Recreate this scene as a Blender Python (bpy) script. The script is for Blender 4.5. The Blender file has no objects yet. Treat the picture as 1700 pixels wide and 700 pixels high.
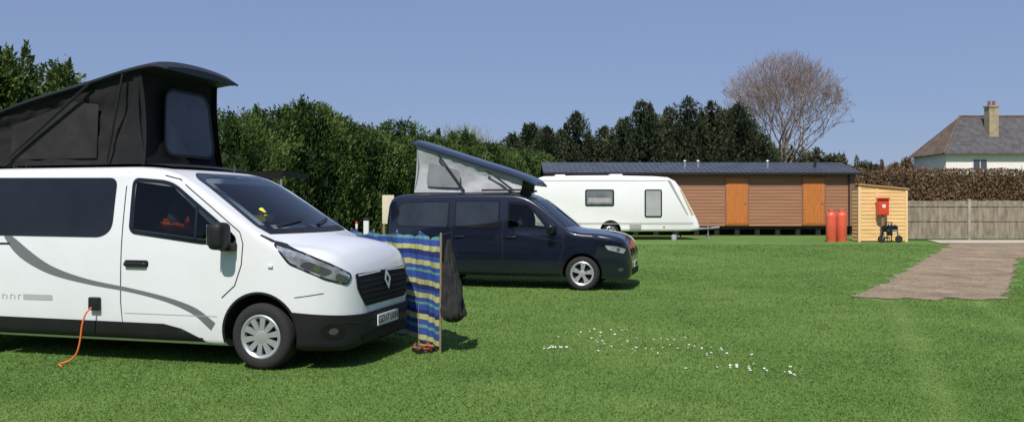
import bpy, bmesh, math, random
import numpy as np
from mathutils import Vector, Matrix, noise
from mathutils.bvhtree import BVHTree
random.seed(7); rng=np.random.default_rng(7)
sc=bpy.context.scene
COL=sc.collection
V=Vector

# ---------------------------------------------------------------- materials
def new_mat(name):
    m=bpy.data.materials.new(name); m.use_nodes=True
    nt=m.node_tree; b=nt.nodes['Principled BSDF']; return m,nt,b
def mat(name,col,rough=.6,metal=0,var=.0,vscale=4,bump=0,bscale=30,coat=0,spec=.5,stretch=None,emit=None):
    m,nt,b=new_mat(name)
    b.inputs['Base Color'].default_value=(*col,1); b.inputs['Roughness'].default_value=rough
    b.inputs['Metallic'].default_value=metal; b.inputs['Coat Weight'].default_value=coat
    b.inputs['Coat Roughness'].default_value=.04
    b.inputs['Specular IOR Level'].default_value=spec
    tc=nt.nodes.new('ShaderNodeTexCoord'); mp=nt.nodes.new('ShaderNodeMapping')
    nt.links.new(tc.outputs['Object'],mp.inputs['Vector'])
    if stretch: mp.inputs['Scale'].default_value=stretch
    if var>0:
        n=nt.nodes.new('ShaderNodeTexNoise'); n.inputs['Scale'].default_value=vscale; n.inputs['Detail'].default_value=5
        n.inputs['Roughness'].default_value=.65
        nt.links.new(mp.outputs[0],n.inputs['Vector'])
        r=nt.nodes.new('ShaderNodeValToRGB')
        r.color_ramp.elements[0].position=.3; r.color_ramp.elements[1].position=.7
        r.color_ramp.elements[0].color=(*[c*(1-var) for c in col],1)
        r.color_ramp.elements[1].color=(*[min(1,c*(1+var)) for c in col],1)
        nt.links.new(n.outputs['Fac'],r.inputs[0]); nt.links.new(r.outputs[0],b.inputs['Base Color'])
    if bump>0:
        n=nt.nodes.new('ShaderNodeTexNoise'); n.inputs['Scale'].default_value=bscale; n.inputs['Detail'].default_value=4
        nt.links.new(mp.outputs[0],n.inputs['Vector'])
        bp=nt.nodes.new('ShaderNodeBump'); bp.inputs['Strength'].default_value=bump; bp.inputs['Distance'].default_value=.02
        nt.links.new(n.outputs['Fac'],bp.inputs['Height']); nt.links.new(bp.outputs[0],b.inputs['Normal'])
    return m
def leafmat(name,dark,mid,light,trans=.25):
    m,nt,b=new_mat(name)
    a=nt.nodes.new('ShaderNodeAttribute'); a.attribute_name='tint'
    r=nt.nodes.new('ShaderNodeValToRGB'); e=r.color_ramp.elements
    e[0].color=(*dark,1); e[1].color=(*light,1); x=e.new(.5); x.color=(*mid,1)
    nt.links.new(a.outputs['Fac'],r.inputs[0]); nt.links.new(r.outputs[0],b.inputs['Base Color'])
    b.inputs['Roughness'].default_value=.65; b.inputs['Specular IOR Level'].default_value=.25
    t=nt.nodes.new('ShaderNodeBsdfTranslucent'); nt.links.new(r.outputs[0],t.inputs['Color'])
    mx=nt.nodes.new('ShaderNodeMixShader'); mx.inputs[0].default_value=trans
    o=nt.nodes['Material Output']
    nt.links.new(b.outputs[0],mx.inputs[1]); nt.links.new(t.outputs[0],mx.inputs[2]); nt.links.new(mx.outputs[0],o.inputs[0])
    return m
def glassmat(name,tint,refl=1.45):
    m,nt,b=new_mat(name); nt.nodes.remove(b)
    f=nt.nodes.new('ShaderNodeFresnel'); f.inputs[0].default_value=refl
    t=nt.nodes.new('ShaderNodeBsdfTransparent'); t.inputs[0].default_value=(*tint,1)
    g=nt.nodes.new('ShaderNodeBsdfGlossy'); g.inputs['Roughness'].default_value=.02
    mx=nt.nodes.new('ShaderNodeMixShader'); o=nt.nodes['Material Output']
    nt.links.new(f.outputs[0],mx.inputs[0]); nt.links.new(t.outputs[0],mx.inputs[1]); nt.links.new(g.outputs[0],mx.inputs[2]); nt.links.new(mx.outputs[0],o.inputs[0])
    return m

M={}
M['white']=mat('van_white_paint',(.74,.75,.77),.35,coat=.5,var=.03,vscale=1.5)
M['navy']=mat('navy_paint',(.004,.006,.016),.25,coat=1,var=.1,vscale=2)
M['blackp']=mat('black_plastic',(.011,.0115,.0125),.55,spec=.35,bump=.15,bscale=200,var=.2)
M['gloss']=mat('gloss_black',(.008,.008,.01),.15,coat=.3)
M['grillem']=mat('grille_black',(.008,.008,.009),.6,spec=.2,bump=.4,bscale=60)
M['well']=mat('wheel_well_dark',(.008,.008,.008),.9)
M['cabin']=mat('cabin_grey',(.02,.021,.023),.85)
M['tint']=mat('tinted_glass',(.010,.011,.013),.04,spec=.5,coat=.2,var=.4,vscale=1.2)
M['tint2']=mat('smoked_glass',(.018,.020,.022),.03,spec=.8,coat=.6,var=.6,vscale=1.5)
M['glass']=glassmat('clear_glass',(.60,.66,.63))
M['screen']=glassmat('screen_glass',(.50,.56,.58),1.45)
M['screen2']=glassmat('car_screen_glass',(.50,.56,.58),1.75)
M['rubber']=mat('tyre_rubber',(.018,.018,.018),.85,bump=.3,bscale=60)
M['alloy']=mat('silver_wheel',(.55,.56,.58),.33,metal=.6)
M['chrome']=mat('chrome',(.78,.79,.80),.18,metal=1)
M['badge']=mat('badge_silver',(.72,.73,.75),.3,metal=.2)
M['lamp']=mat('lamp_lens',(.34,.36,.40),.05,metal=.3,coat=1,var=.5,vscale=9)
M['lampd']=mat('lamp_dark',(.06,.065,.075),.1,coat=1)
M['amber']=mat('amber_lens',(.7,.22,.02),.2,coat=.5)
M['greydecal']=mat('grey_decal',(.15,.155,.165),.4)
M['lightdecal']=mat('pale_decal',(.42,.42,.42),.4)
M['canvasd']=mat('dark_canvas',(.009,.010,.012),.9,spec=.3,var=.35,vscale=2.5,bump=.3,bscale=9)
M['canvasm']=mat('mesh_canvas',(.015,.0145,.016),.9,spec=.3,var=.4,vscale=2,bump=.3,bscale=8)
M['canvasn']=mat('mesh_panel',(.026,.025,.027),.9,spec=.2,var=.4,vscale=2.5,bump=.3,bscale=8)
M['popwin']=mat('canvas_window',(.030,.042,.066),.35,var=.35,vscale=3,bump=.3,bscale=6)
M['poproof']=mat('roof_shell_dark',(.014,.018,.024),.55,var=.15)
M['canvasg']=mat('grey_canvas',(.36,.37,.39),.85,var=.15,vscale=3,bump=.5,bscale=7)
M['canvasg2']=mat('grey_mesh_window',(.20,.21,.23),.8,var=.15,vscale=4)
M['orange']=mat('orange_fabric',(.80,.08,.015),.7,var=.4,vscale=12,bump=.5,bscale=25)
M['cable']=mat('orange_cable',(.8,.16,.04),.5)
M['yellow']=mat('yellow_plastic',(.85,.75,.06),.5,var=.1)
M['plate']=mat('plate_white',(.72,.72,.68),.4,var=.03)
M['plateblk']=mat('plate_text',(.01,.01,.01),.5)
M['caravan']=mat('caravan_white',(.82,.82,.81),.4,coat=.2,var=.04,vscale=1)
M['creamtrim']=mat('caravan_trim',(.36,.35,.33),.5)
M['gold']=mat('gold_stripe',(.5,.33,.12),.5)
M['cwin']=mat('caravan_window',(.15,.17,.18),.12,coat=.5,var=.4,vscale=2)
M['cwin2']=mat('caravan_window_blind',(.40,.41,.41),.2,coat=.5,var=.15,vscale=2)
M['clad']=mat('brown_cladding',(.32,.150,.078),.6,var=.20,vscale=1.4,stretch=(.4,1,9),bump=.2,bscale=20)
M['claddark']=mat('corner_trim_brown',(.24,.11,.06),.6,var=.1)
M['doororg']=mat('orange_door',(.50,.165,.035),.5,var=.15,vscale=2,stretch=(8,1,1))
M['lroof']=mat('lodge_roof',(.060,.070,.090),.5,var=.25,vscale=1.5)
M['dark']=mat('dark_void',(.012,.012,.012),.9)
M['metal']=mat('galvanised',(.45,.46,.47),.4,metal=.7,var=.1)
M['pine']=mat('pine_boards',(.76,.49,.21),.6,var=.2,vscale=2,stretch=(.6,1,8),bump=.2,bscale=20)
M['pinel']=mat('pine_boards_pale',(.78,.54,.28),.6,var=.15,vscale=2,stretch=(.6,1,8))
M['felt']=mat('roof_felt',(.5,.34,.15),.8,var=.1)
M['red']=mat('signal_red',(.66,.055,.02),.4,coat=.3,var=.1,vscale=3)
M['gasred']=mat('gas_bottle_red',(.70,.115,.06),.42,coat=.2,var=.15,vscale=3)
M['fence']=mat('weathered_fence',(.245,.210,.155),.85,var=.42,vscale=2.2,stretch=(3,5,.7),bump=.5,bscale=20)
M['fencep']=mat('concrete_post',(.31,.29,.25),.85,var=.25,bump=.3)
M['render']=mat('house_render',(.82,.76,.71),.8,var=.06,vscale=.8)
M['tile']=mat('roof_tile',(.082,.076,.080),.8,var=.4,vscale=2.5,bump=.6,bscale=8)
M['tile2']=mat('roof_tile_brown',(.13,.09,.065),.8,var=.45,vscale=2,bump=.6,bscale=8)  # browner tile tone for hip ends, ridge and soffit
M['brick']=mat('chimney_stone',(.34,.28,.18),.85,var=.3,vscale=3,bump=.4)
M['pot']=mat('clay_pot',(.30,.13,.08),.8,var=.2)
M['winframe']=mat('white_frame',(.7,.7,.7),.5)
M['pane']=mat('house_pane',(.06,.07,.09),.08,coat=.3)
M['bag']=mat('black_mesh_bag',(.018,.017,.018),.85,var=.5,vscale=5,bump=1,bscale=14)
M['pole']=mat('wood_pole',(.25,.18,.10),.6,var=.2)
M['bark']=mat('bark',(.12,.09,.07),.9,var=.3,vscale=5,bump=.5)
M['twig']=mat('bare_twigs',(.235,.175,.15),.9,var=.25,vscale=.8)
M['twig2']=mat('budding_twigs',(.26,.23,.14),.9,var=.2,vscale=.8)
M['board']=mat('cream_board',(.66,.58,.44),.7,var=.08)
M['concrete']=mat('pale_concrete',(.50,.43,.34),.9,var=.15,vscale=1.5,bump=.3)

def stripes():
    m,nt,b=new_mat('striped_cloth')
    tc=nt.nodes.new('ShaderNodeTexCoord'); s=nt.nodes.new('ShaderNodeSeparateXYZ'); nt.links.new(tc.outputs['Object'],s.inputs[0])
    wn=nt.nodes.new('ShaderNodeTexNoise'); wn.inputs['Scale'].default_value=4; nt.links.new(tc.outputs['Object'],wn.inputs['Vector'])
    ma=nt.nodes.new('ShaderNodeMath'); ma.operation='MULTIPLY_ADD'; ma.inputs[1].default_value=.035; nt.links.new(wn.outputs['Fac'],ma.inputs[0]); nt.links.new(s.outputs['Z'],ma.inputs[2])
    d=nt.nodes.new('ShaderNodeMath'); d.operation='DIVIDE'; d.inputs[1].default_value=1.28; nt.links.new(ma.outputs[0],d.inputs[0])
    r=nt.nodes.new('ShaderNodeValToRGB'); r.color_ramp.interpolation='CONSTANT'
    blue=(.034,.082,.34,1); yel=(.50,.50,.19,1); pale=(.13,.32,.28,1); navy=(.016,.030,.14,1)
    bands=[(0,blue),(.055,yel),(.10,blue),(.16,pale),(.185,blue),(.23,yel),(.275,navy),(.31,blue),(.36,pale),(.385,blue),(.42,yel),(.465,blue),(.50,navy),(.54,yel),(.585,blue),(.65,pale),(.675,blue),(.71,yel),(.755,blue),(.80,navy),(.845,yel),(.89,blue),(.94,pale),(.965,blue)]
    e=r.color_ramp.elements
    e[0].position=0; e[0].color=bands[0][1]; e[1].position=bands[1][0]; e[1].color=bands[1][1]
    for p,c in bands[2:]:
        x=e.new(p); x.color=c
    nt.links.new(d.outputs[0],r.inputs[0]); nt.links.new(r.outputs[0],b.inputs['Base Color'])
    b.inputs['Roughness'].default_value=.85
    t=nt.nodes.new('ShaderNodeBsdfTranslucent'); nt.links.new(r.outputs[0],t.inputs['Color'])
    mx=nt.nodes.new('ShaderNodeMixShader'); mx.inputs[0].default_value=.2; o=nt.nodes['Material Output']
    nt.links.new(b.outputs[0],mx.inputs[1]); nt.links.new(t.outputs[0],mx.inputs[2]); nt.links.new(mx.outputs[0],o.inputs[0])
    return m
M['stripe']=stripes()

# ---------------------------------------------------------------- helpers
def link(name,me,parent=None,label=None):
    o=bpy.data.objects.new(name,me); COL.objects.link(o)
    if parent: o.parent=parent
    if label: o['label']=label
    return o
def thing(name,loc,rot,label,cat,group=None):
    o=bpy.data.objects.new(name,None); o.empty_display_size=.2; COL.objects.link(o)
    o.location=loc; o.rotation_euler=(0,0,rot); o['label']=label; o['category']=cat
    if group: o['group']=group
    return o
def fin(me,smooth,angle=35):
    if smooth:
        me.shade_smooth(); me.set_sharp_from_angle(angle=math.radians(angle))
class MB:
    def __init__(s): s.v=[];s.f=[];s.m=[]
    def quad(s,a,b,c,d,mi=0):
        n=len(s.v); s.v+= [tuple(a),tuple(b),tuple(c),tuple(d)]; s.f.append((n,n+1,n+2,n+3)); s.m.append(mi)
    def poly(s,pts,mi=0):
        n=len(s.v); s.v+=[tuple(p) for p in pts]; s.f.append(tuple(range(n,n+len(pts)))); s.m.append(mi)
    def box(s,x0,x1,y0,y1,z0,z1,mi=0):
        n=len(s.v); s.v+=[(x0,y0,z0),(x1,y0,z0),(x1,y1,z0),(x0,y1,z0),(x0,y0,z1),(x1,y0,z1),(x1,y1,z1),(x0,y1,z1)]
        for f in [(0,3,2,1),(4,5,6,7),(0,1,5,4),(1,2,6,5),(2,3,7,6),(3,0,4,7)]:
            s.f.append(tuple(n+i for i in f)); s.m.append(mi)
    def cyl(s,p0,p1,r0,r1=None,n=10,cap=True,mi=0):
        if r1 is None: r1=r0
        p0=V(p0);p1=V(p1); d=(p1-p0)
        if d.length<1e-6: return
        d.normalize(); a=d.orthogonal().normalized(); b=d.cross(a); k=len(s.v)
        for p,r in ((p0,r0),(p1,r1)):
            for i in range(n):
                t=2*math.pi*i/n; s.v.append(tuple(p+a*(r*math.cos(t))+b*(r*math.sin(t))))
        for i in range(n):
            j=(i+1)%n; s.f.append((k+i,k+j,k+n+j,k+n+i)); s.m.append(mi)
        if cap:
            s.f.append(tuple(k+i for i in reversed(range(n)))); s.m.append(mi)
            s.f.append(tuple(k+n+i for i in range(n))); s.m.append(mi)
    def tube(s,pts,r,n=8,mi=0):
        for a,b in zip(pts[:-1],pts[1:]): s.cyl(a,b,r,r,n,True,mi)
    def lathe(s,prof,c=(0,0,0),axis='z',n=28,mi=0,closed=False):
        k=len(s.v); c=V(c)
        for r,h in prof:
            for i in range(n):
                t=2*math.pi*i/n
                if axis=='z': p=V((r*math.cos(t),r*math.sin(t),h))
                elif axis=='y': p=V((r*math.cos(t),h,r*math.sin(t)))
                else: p=V((h,r*math.cos(t),r*math.sin(t)))
                s.v.append(tuple(c+p))
        m=len(prof)
        for j in range(m-1 if not closed else m):
            jj=(j+1)%m
            for i in range(n):
                i2=(i+1)%n; s.f.append((k+j*n+i,k+j*n+i2,k+jj*n+i2,k+jj*n+i)); s.m.append(mi)
    def obj(s,name,parent,mats,smooth=False,angle=35,label=None,bevel=0,fixn=True):
        me=bpy.data.meshes.new(name); me.from_pydata(s.v,[],s.f)
        for m in (mats if isinstance(mats,(list,tuple)) else [mats]): me.materials.append(m)
        me.polygons.foreach_set('material_index',s.m)
        if fixn or bevel:
            bm=bmesh.new(); bm.from_mesh(me); 
            if fixn: bmesh.ops.recalc_face_normals(bm,faces=bm.faces)
            if bevel: bmesh.ops.bevel(bm,geom=list(bm.edges),offset=bevel,segments=2,affect='EDGES',profile=.7)
            bm.to_mesh(me); bm.free()
        me.update(); fin(me,smooth or bevel>0,angle)
        return link(name,me,parent,label)
def rbox(name,parent,c,s,m,r=.02,label=None,rot=None,seg=3):
    bm=bmesh.new(); bmesh.ops.create_cube(bm,size=1)
    bmesh.ops.scale(bm,vec=s,verts=bm.verts)
    bmesh.ops.bevel(bm,geom=list(bm.edges),offset=min(r,min(s)*.49),segments=seg,affect='EDGES',profile=.6)
    if rot: bmesh.ops.rotate(bm,cent=(0,0,0),matrix=rot,verts=bm.verts)
    bmesh.ops.translate(bm,vec=c,verts=bm.verts)
    me=bpy.data.meshes.new(name); bm.to_mesh(me); bm.free(); me.materials.append(m); fin(me,True,40)
    return link(name,me,parent,label)
def pchip(tab):
    x=np.array([t[0] for t in tab],float); y=np.array([t[1] for t in tab],float)
    h=np.diff(x); d=np.diff(y)/h; m=np.zeros(len(x)); m[0]=d[0]; m[-1]=d[-1]
    for i in range(1,len(x)-1):
        if d[i-1]*d[i]<=0: m[i]=0
        else:
            w1=2*h[i]+h[i-1]; w2=h[i]+2*h[i-1]; m[i]=(w1+w2)/(w1/d[i-1]+w2/d[i])
    def f(q):
        q=min(max(q,x[0]),x[-1]); i=min(int(np.searchsorted(x,q,side='right'))-1,len(x)-2)
        t=(q-x[i])/h[i]
        return float((2*t**3-3*t**2+1)*y[i]+(t**3-2*t**2+t)*h[i]*m[i]+(-2*t**3+3*t**2)*y[i+1]+(t**3-t**2)*h[i]*m[i+1])
    return f
def loft(T,xs):
    f={k:pchip(v) for k,v in T.items()}
    verts=[];faces=[];n=None
    for x in xs:
        x=float(x)
        zt=f['zt'](x);zb=f['zb'](x);pl=f['plan'](x);rc=f['rc'](x);hc=f['hc'](x);cr=f['cr'](x)
        ze=zt-cr; zs=ze-rc
        if zs<zb+.12: zs=zb+.12
        w=lambda z: pl*f['vs'](z)
        half=[(0,zb),(.45*w(zb),zb),(.80*w(zb),zb)]
        for i in range(4):
            a=math.pi/2*(i+.5)/4; wb=w(zb+.06); half.append((wb-.08+.08*math.sin(a),zb+.06*(1-math.cos(a))))
        z0=zb+.07
        for i in range(17):
            z=z0+(zs-z0)*i/16; half.append((w(z),z))
        y0=w(zs)
        for i in range(1,8):
            a=math.pi/2*i/7; half.append((y0-hc*(1-math.cos(a)),zs+(ze-zs)*math.sin(a)))
        y1=y0-hc
        for i in range(1,9):
            y=y1*(1-i/8); half.append((y,ze+cr*(1-(y/y1)**2)))
        ring=[(x,-y,z) for y,z in half]+[(x,y,z) for y,z in reversed(half[1:-1])]
        n=len(ring); verts+=ring
    L=len(xs)
    for j in range(L-1):
        for i in range(n):
            i2=(i+1)%n; faces.append((j*n+i,j*n+i2,(j+1)*n+i2,(j+1)*n+i))
    faces.append(tuple(reversed(range(n)))); faces.append(tuple((L-1)*n+i for i in range(n)))
    bm=bmesh.new(); bv=[bm.verts.new(v) for v in verts]
    for fc in faces: bm.faces.new([bv[i] for i in fc])
    bmesh.ops.recalc_face_normals(bm,faces=bm.faces)
    return bm
class Surf:
    def __init__(s,bm): s.t=BVHTree.FromBMesh(bm)
    def hit(s,o,d):
        l,n,i,_=s.t.ray_cast(o,d)
        if l is None:
            l,n,i,_=s.t.find_nearest(o+d*2.2)
        if n.dot(d)>0: n=-n
        return l,n
NEAR=(V((0,-3,0)),V((1,0,0)),V((0,0,1)),V((0,1,0)))
FAR=(V((0,3,0)),V((1,0,0)),V((0,0,1)),V((0,-1,0)))
FRONT=(V((3,0,0)),V((0,1,0)),V((0,0,1)),V((-1,0,0)))
def diag(sgn,c=.6,s_=.8):
    D=V((-c,-sgn*s_,0)); A=V((s_,-sgn*c,0)) ; return (-D*3,A,V((0,0,1)),D)
def rpoly(pts,r,n=5):
    out=[];N=len(pts)
    for i in range(N):
        p=V(pts[i]).to_2d();a=V(pts[i-1]).to_2d();b=V(pts[(i+1)%N]).to_2d()
        ra=min(r,(a-p).length*.45); rb=min(r,(b-p).length*.45)
        pa=p+(a-p).normalized()*ra; pb=p+(b-p).normalized()*rb
        for k in range(n+1):
            t=k/n; q=pa*(1-t)**2+p*2*t*(1-t)+pb*t*t; out.append((q.x,q.y))
    return out
def patch(name,parent,surf,poly,frame,off,m,res=.04,label=None):
    ar=sum(poly[i-1][0]*poly[i][1]-poly[i][0]*poly[i-1][1] for i in range(len(poly)))
    if ar<0: poly=poly[::-1]
    a0=min(p[0] for p in poly)-.01;a1=max(p[0] for p in poly)+.01;b0=min(p[1] for p in poly)-.01;b1=max(p[1] for p in poly)+.01
    na=max(2,int((a1-a0)/res));nb=max(2,int((b1-b0)/res))
    bm=bmesh.new(); g=[[bm.verts.new((a0+(a1-a0)*i/na,b0+(b1-b0)*j/nb,0)) for j in range(nb+1)] for i in range(na+1)]
    for i in range(na):
        for j in range(nb): bm.faces.new((g[i][j],g[i+1][j],g[i+1][j+1],g[i][j+1]))
    N=len(poly)
    for i in range(N):
        p=poly[i];q=poly[(i+1)%N]; dx=q[0]-p[0];dy=q[1]-p[1]
        if abs(dx)+abs(dy)<1e-5: continue
        bmesh.ops.bisect_plane(bm,geom=list(bm.verts)+list(bm.edges)+list(bm.faces),plane_co=(p[0],p[1],0),plane_no=(dy,-dx,0),clear_outer=True)
    O,A,B,D=frame
    for v in bm.verts:
        l,nn=surf.hit(O+A*v.co.x+B*v.co.y,D); v.co=l+nn*off
    me=bpy.data.meshes.new(name); bm.normal_update()
    bm.faces.ensure_lookup_table()
    if len(bm.faces) and sum((f.normal.dot(D) for f in bm.faces))>0: bmesh.ops.reverse_faces(bm,faces=bm.faces)
    bm.to_mesh(me); bm.free(); me.materials.append(m); me.shade_smooth()
    return link(name,me,parent,label)
def strip(name,parent,surf,la,lb,frame,off,m,closed=False,sub=3):
    O,A,B,D=frame; pa=[];pb=[];N=len(la)
    for i in range(N if closed else N-1):
        for k in range(sub):
            t=k/sub; j=(i+1)%N
            pa.append((la[i][0]*(1-t)+la[j][0]*t,la[i][1]*(1-t)+la[j][1]*t)); pb.append((lb[i][0]*(1-t)+lb[j][0]*t,lb[i][1]*(1-t)+lb[j][1]*t))
    if not closed: pa.append(la[-1]);pb.append(lb[-1])
    mb=MB(); vs=[]
    for P in (pa,pb):
        for a,b in P:
            l,n=surf.hit(O+A*a+B*b,D); mb.v.append(tuple(l+n*off))
    K=len(pa)
    for i in range(K if closed else K-1):
        j=(i+1)%K; mb.f.append((i,j,K+j,K+i)); mb.m.append(0)
    o=mb.obj(name,parent,m,smooth=True,angle=60)
    me=o.data; 
    if sum(p.normal.dot(D) for p in me.polygons)>0: me.flip_normals()
    return o
def line(name,parent,surf,pts,w,frame,off,m,closed=False,sub=4):
    la=[];lb=[];N=len(pts)
    for i in range(N):
        if closed: a=pts[i-1];b=pts[(i+1)%N]
        else: a=pts[max(0,i-1)];b=pts[min(N-1,i+1)]
        d=V((b[0]-a[0],b[1]-a[1])); d.normalize(); n=V((-d.y,d.x))*w/2
        la.append((pts[i][0]+n.x,pts[i][1]+n.y)); lb.append((pts[i][0]-n.x,pts[i][1]-n.y))
    return strip(name,parent,surf,la,lb,frame,off,m,closed,sub)
def inset(poly,d):
    out=[];N=len(poly)
    ar=sum(poly[i-1][0]*poly[i][1]-poly[i][0]*poly[i-1][1] for i in range(N)); s=1 if ar>0 else -1
    for i in range(N):
        a=V(poly[i-1]);b=V(poly[(i+1)%N]); t=(b-a).normalized(); n=V((-t.y,t.x))*s
        out.append((poly[i][0]+n.x*d,poly[i][1]+n.y*d))
    return out
def boolcut(o,cutters):
    for c in cutters:
        for solver in ('EXACT','FAST'):
            n0=len(o.data.polygons)
            md=o.modifiers.new('b','BOOLEAN'); md.object=c; md.operation='DIFFERENCE'; md.solver=solver
            bpy.context.view_layer.update()
            dg=bpy.context.evaluated_depsgraph_get(); dg.update()
            me=bpy.data.meshes.new_from_object(o.evaluated_get(dg)); o.modifiers.clear()
            if len(me.polygons)>n0*.6: o.data=me; break
            else: print('BOOL FAIL',o.name,solver,n0,len(me.polygons))
    for c in cutters: bpy.data.objects.remove(c)
def cutter_cyl(c,r,y0,y1,mats,mi):
    mb=MB(); mb.cyl((c[0],y0,c[1]),(c[0],y1,c[1]),r,r,40,True,mi); return mb.obj('cut',None,mats)
def cutter_prism(poly,fr,to,mats,mi):
    mb=MB(); n=len(poly); mb.v=[fr(p) for p in poly]+[to(p) for p in poly]
    mb.f=[tuple(range(n)),tuple(range(2*n-1,n-1,-1))]+[(i,(i+1)%n,n+(i+1)%n,n+i) for i in range(n)]; mb.m=[mi]*len(mb.f)
    return mb.obj('cut',None,mats)
def ellipsoid(mb,c,r,n=14,m=8,mi=0,jit=0):
    k=len(mb.v)
    for j in range(m+1):
        a=-math.pi/2+math.pi*j/m
        for i in range(n):
            t=2*math.pi*i/n; p=V((math.cos(a)*math.cos(t),math.cos(a)*math.sin(t),math.sin(a)))
            f=1+jit*noise.noise(p*2.1+V(c)*3)
            mb.v.append((c[0]+p.x*r[0]*f,c[1]+p.y*r[1]*f,c[2]+p.z*r[2]*f))
    for j in range(m):
        for i in range(n):
            i2=(i+1)%n; mb.f.append((k+j*n+i,k+j*n+i2,k+(j+1)*n+i2,k+(j+1)*n+i)); mb.m.append(mi)

def wheel(parent,x,y,R,Rr,w,style,side):
    s=side
    yo=y; yi=y-s*w
    mb=MB(); mb.lathe([(.001,yo-s*.07),(Rr,yo-s*.07),(Rr,yi),(.001,yi)],(x,0,R),'y',28)
    h=mb.obj('wheel',parent,M['well'],True)
    mb=MB(); mb.lathe([(Rr,yo-s*.01),(Rr+.02,yo-s*.0),(R-.05,yo+s*.004),(R-.02,yo-s*.008),(R,yo-s*.035),(R,yi+s*.035),(R-.03,yi),(Rr,yi)],(x,0,R),'y',44)
    mb.obj('tyre',h,M['rubber'],True,50)
    mb=MB()
    mb.lathe([(Rr+.006,yo-s*.004),(Rr-.006,yo+s*.002),(Rr-.03,yo-s*.012),(Rr-.034,yo-s*.05)],(x,0,R),'y',44)
    mb.lathe([(.07,yo-s*.03),(.06,yo-s*.012),(.03,yo-s*.006),(.001,yo-s*.006)],(x,0,R),'y',24)
    N,wi,wo,dbl=style
    for i in range(N):
        for off in ([0] if not dbl else [-.1,.1]):
            t=2*math.pi*i/N+.2; t2=t+off*1.5
            ri=.05; ro=Rr-.02
            def pt(r,ang,tt,yy): 
                return (x+r*math.cos(tt)-ang*math.sin(tt),yy,R+r*math.sin(tt)+ang*math.cos(tt))
            a=pt(ri,-wi,t,yo-s*.014);b=pt(ri,wi,t,yo-s*.014);c=pt(ro,wo,t2,yo-s*.008);d=pt(ro,-wo,t2,yo-s*.008)
            a2,b2,c2,d2=[(p[0],p[1]-s*.03,p[2]) for p in (a,b,c,d)]
            mb.quad(a,b,c,d);mb.quad(a,a2,d2,d);mb.quad(b,b2,c2,c)
    mb.obj('rim',h,M['alloy'],True,30)
    return h

def text_mesh(name,txt,size,parent,m,mat4):
    c=bpy.data.curves.new(name,'FONT'); c.body=txt; c.size=size; c.extrude=.001; c.align_x='CENTER'; c.align_y='CENTER'
    o=bpy.data.objects.new(name,c); COL.objects.link(o)
    dg=bpy.context.evaluated_depsgraph_get(); me=bpy.data.meshes.new_from_object(o.evaluated_get(dg)); bpy.data.objects.remove(o)
    me.materials.clear(); me.materials.append(m); me.transform(mat4)
    return link(name,me,parent)

# ---------------------------------------------------------------- ground
def H(y):
    t=min(max((y-15)/16,0),1); return .28*t*t*(3-2*t)
def Hn(y):
    t=np.clip((y-15)/16,0,1); return .28*t*t*(3-2*t)
ys=[-30,-10,0,5]+[5+.5*i for i in range(1,56)]+[36,45,60,90,150,300,700]
xs=[-500,-120,-40,-15,0,15,40,120,500]
mb=MB(); 
for y in ys:
    for x in xs: mb.v.append((x,y,H(y)))
n=len(xs)
for j in range(len(ys)-1):
    for i in range(n-1): mb.f.append((j*n+i,j*n+i+1,(j+1)*n+i+1,(j+1)*n+i)); mb.m.append(0)
def groundmat():
    m,nt,b=new_mat('lawn'); tc=nt.nodes.new('ShaderNodeTexCoord')
    n1=nt.nodes.new('ShaderNodeTexNoise'); n1.inputs['Scale'].default_value=.55; n1.inputs['Detail'].default_value=6; n1.inputs['Roughness'].default_value=.7
    n2=nt.nodes.new('ShaderNodeTexNoise'); n2.inputs['Scale'].default_value=9; n2.inputs['Detail'].default_value=6; n2.inputs['Roughness'].default_value=.75
    for q in (n1,n2): nt.links.new(tc.outputs['Object'],q.inputs['Vector'])
    r1=nt.nodes.new('ShaderNodeValToRGB'); r1.color_ramp.elements[0].position=.3; r1.color_ramp.elements[1].position=.7
    r1.color_ramp.elements[0].color=(.085,.165,.038,1); r1.color_ramp.elements[1].color=(.160,.245,.064,1)
    r2=nt.nodes.new('ShaderNodeValToRGB'); r2.color_ramp.elements[0].position=.3; r2.color_ramp.elements[1].position=.72
    r2.color_ramp.elements[0].color=(.8,.8,.8,1); r2.color_ramp.elements[1].color=(1.15,1.15,1.1,1)
    mx=nt.nodes.new('ShaderNodeMix'); mx.data_type='RGBA'; mx.blend_type='MULTIPLY'; mx.inputs[0].default_value=1
    nt.links.new(n1.outputs[0],r1.inputs[0]); nt.links.new(n2.outputs[0],r2.inputs[0])
    nt.links.new(r1.outputs[0],mx.inputs[6]); nt.links.new(r2.outputs[0],mx.inputs[7]); nt.links.new(mx.outputs[2],b.inputs['Base Color'])
    b.inputs['Roughness'].default_value=.9; b.inputs['Specular IOR Level'].default_value=.15
    bp=nt.nodes.new('ShaderNodeBump'); bp.inputs['Strength'].default_value=.35; bp.inputs['Distance'].default_value=.03
    nt.links.new(n2.outputs[0],bp.inputs['Height']); nt.links.new(bp.outputs[0],b.inputs['Normal'])
    return m
g=mb.obj('ground',None,groundmat(),True); g['kind']='structure'

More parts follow.
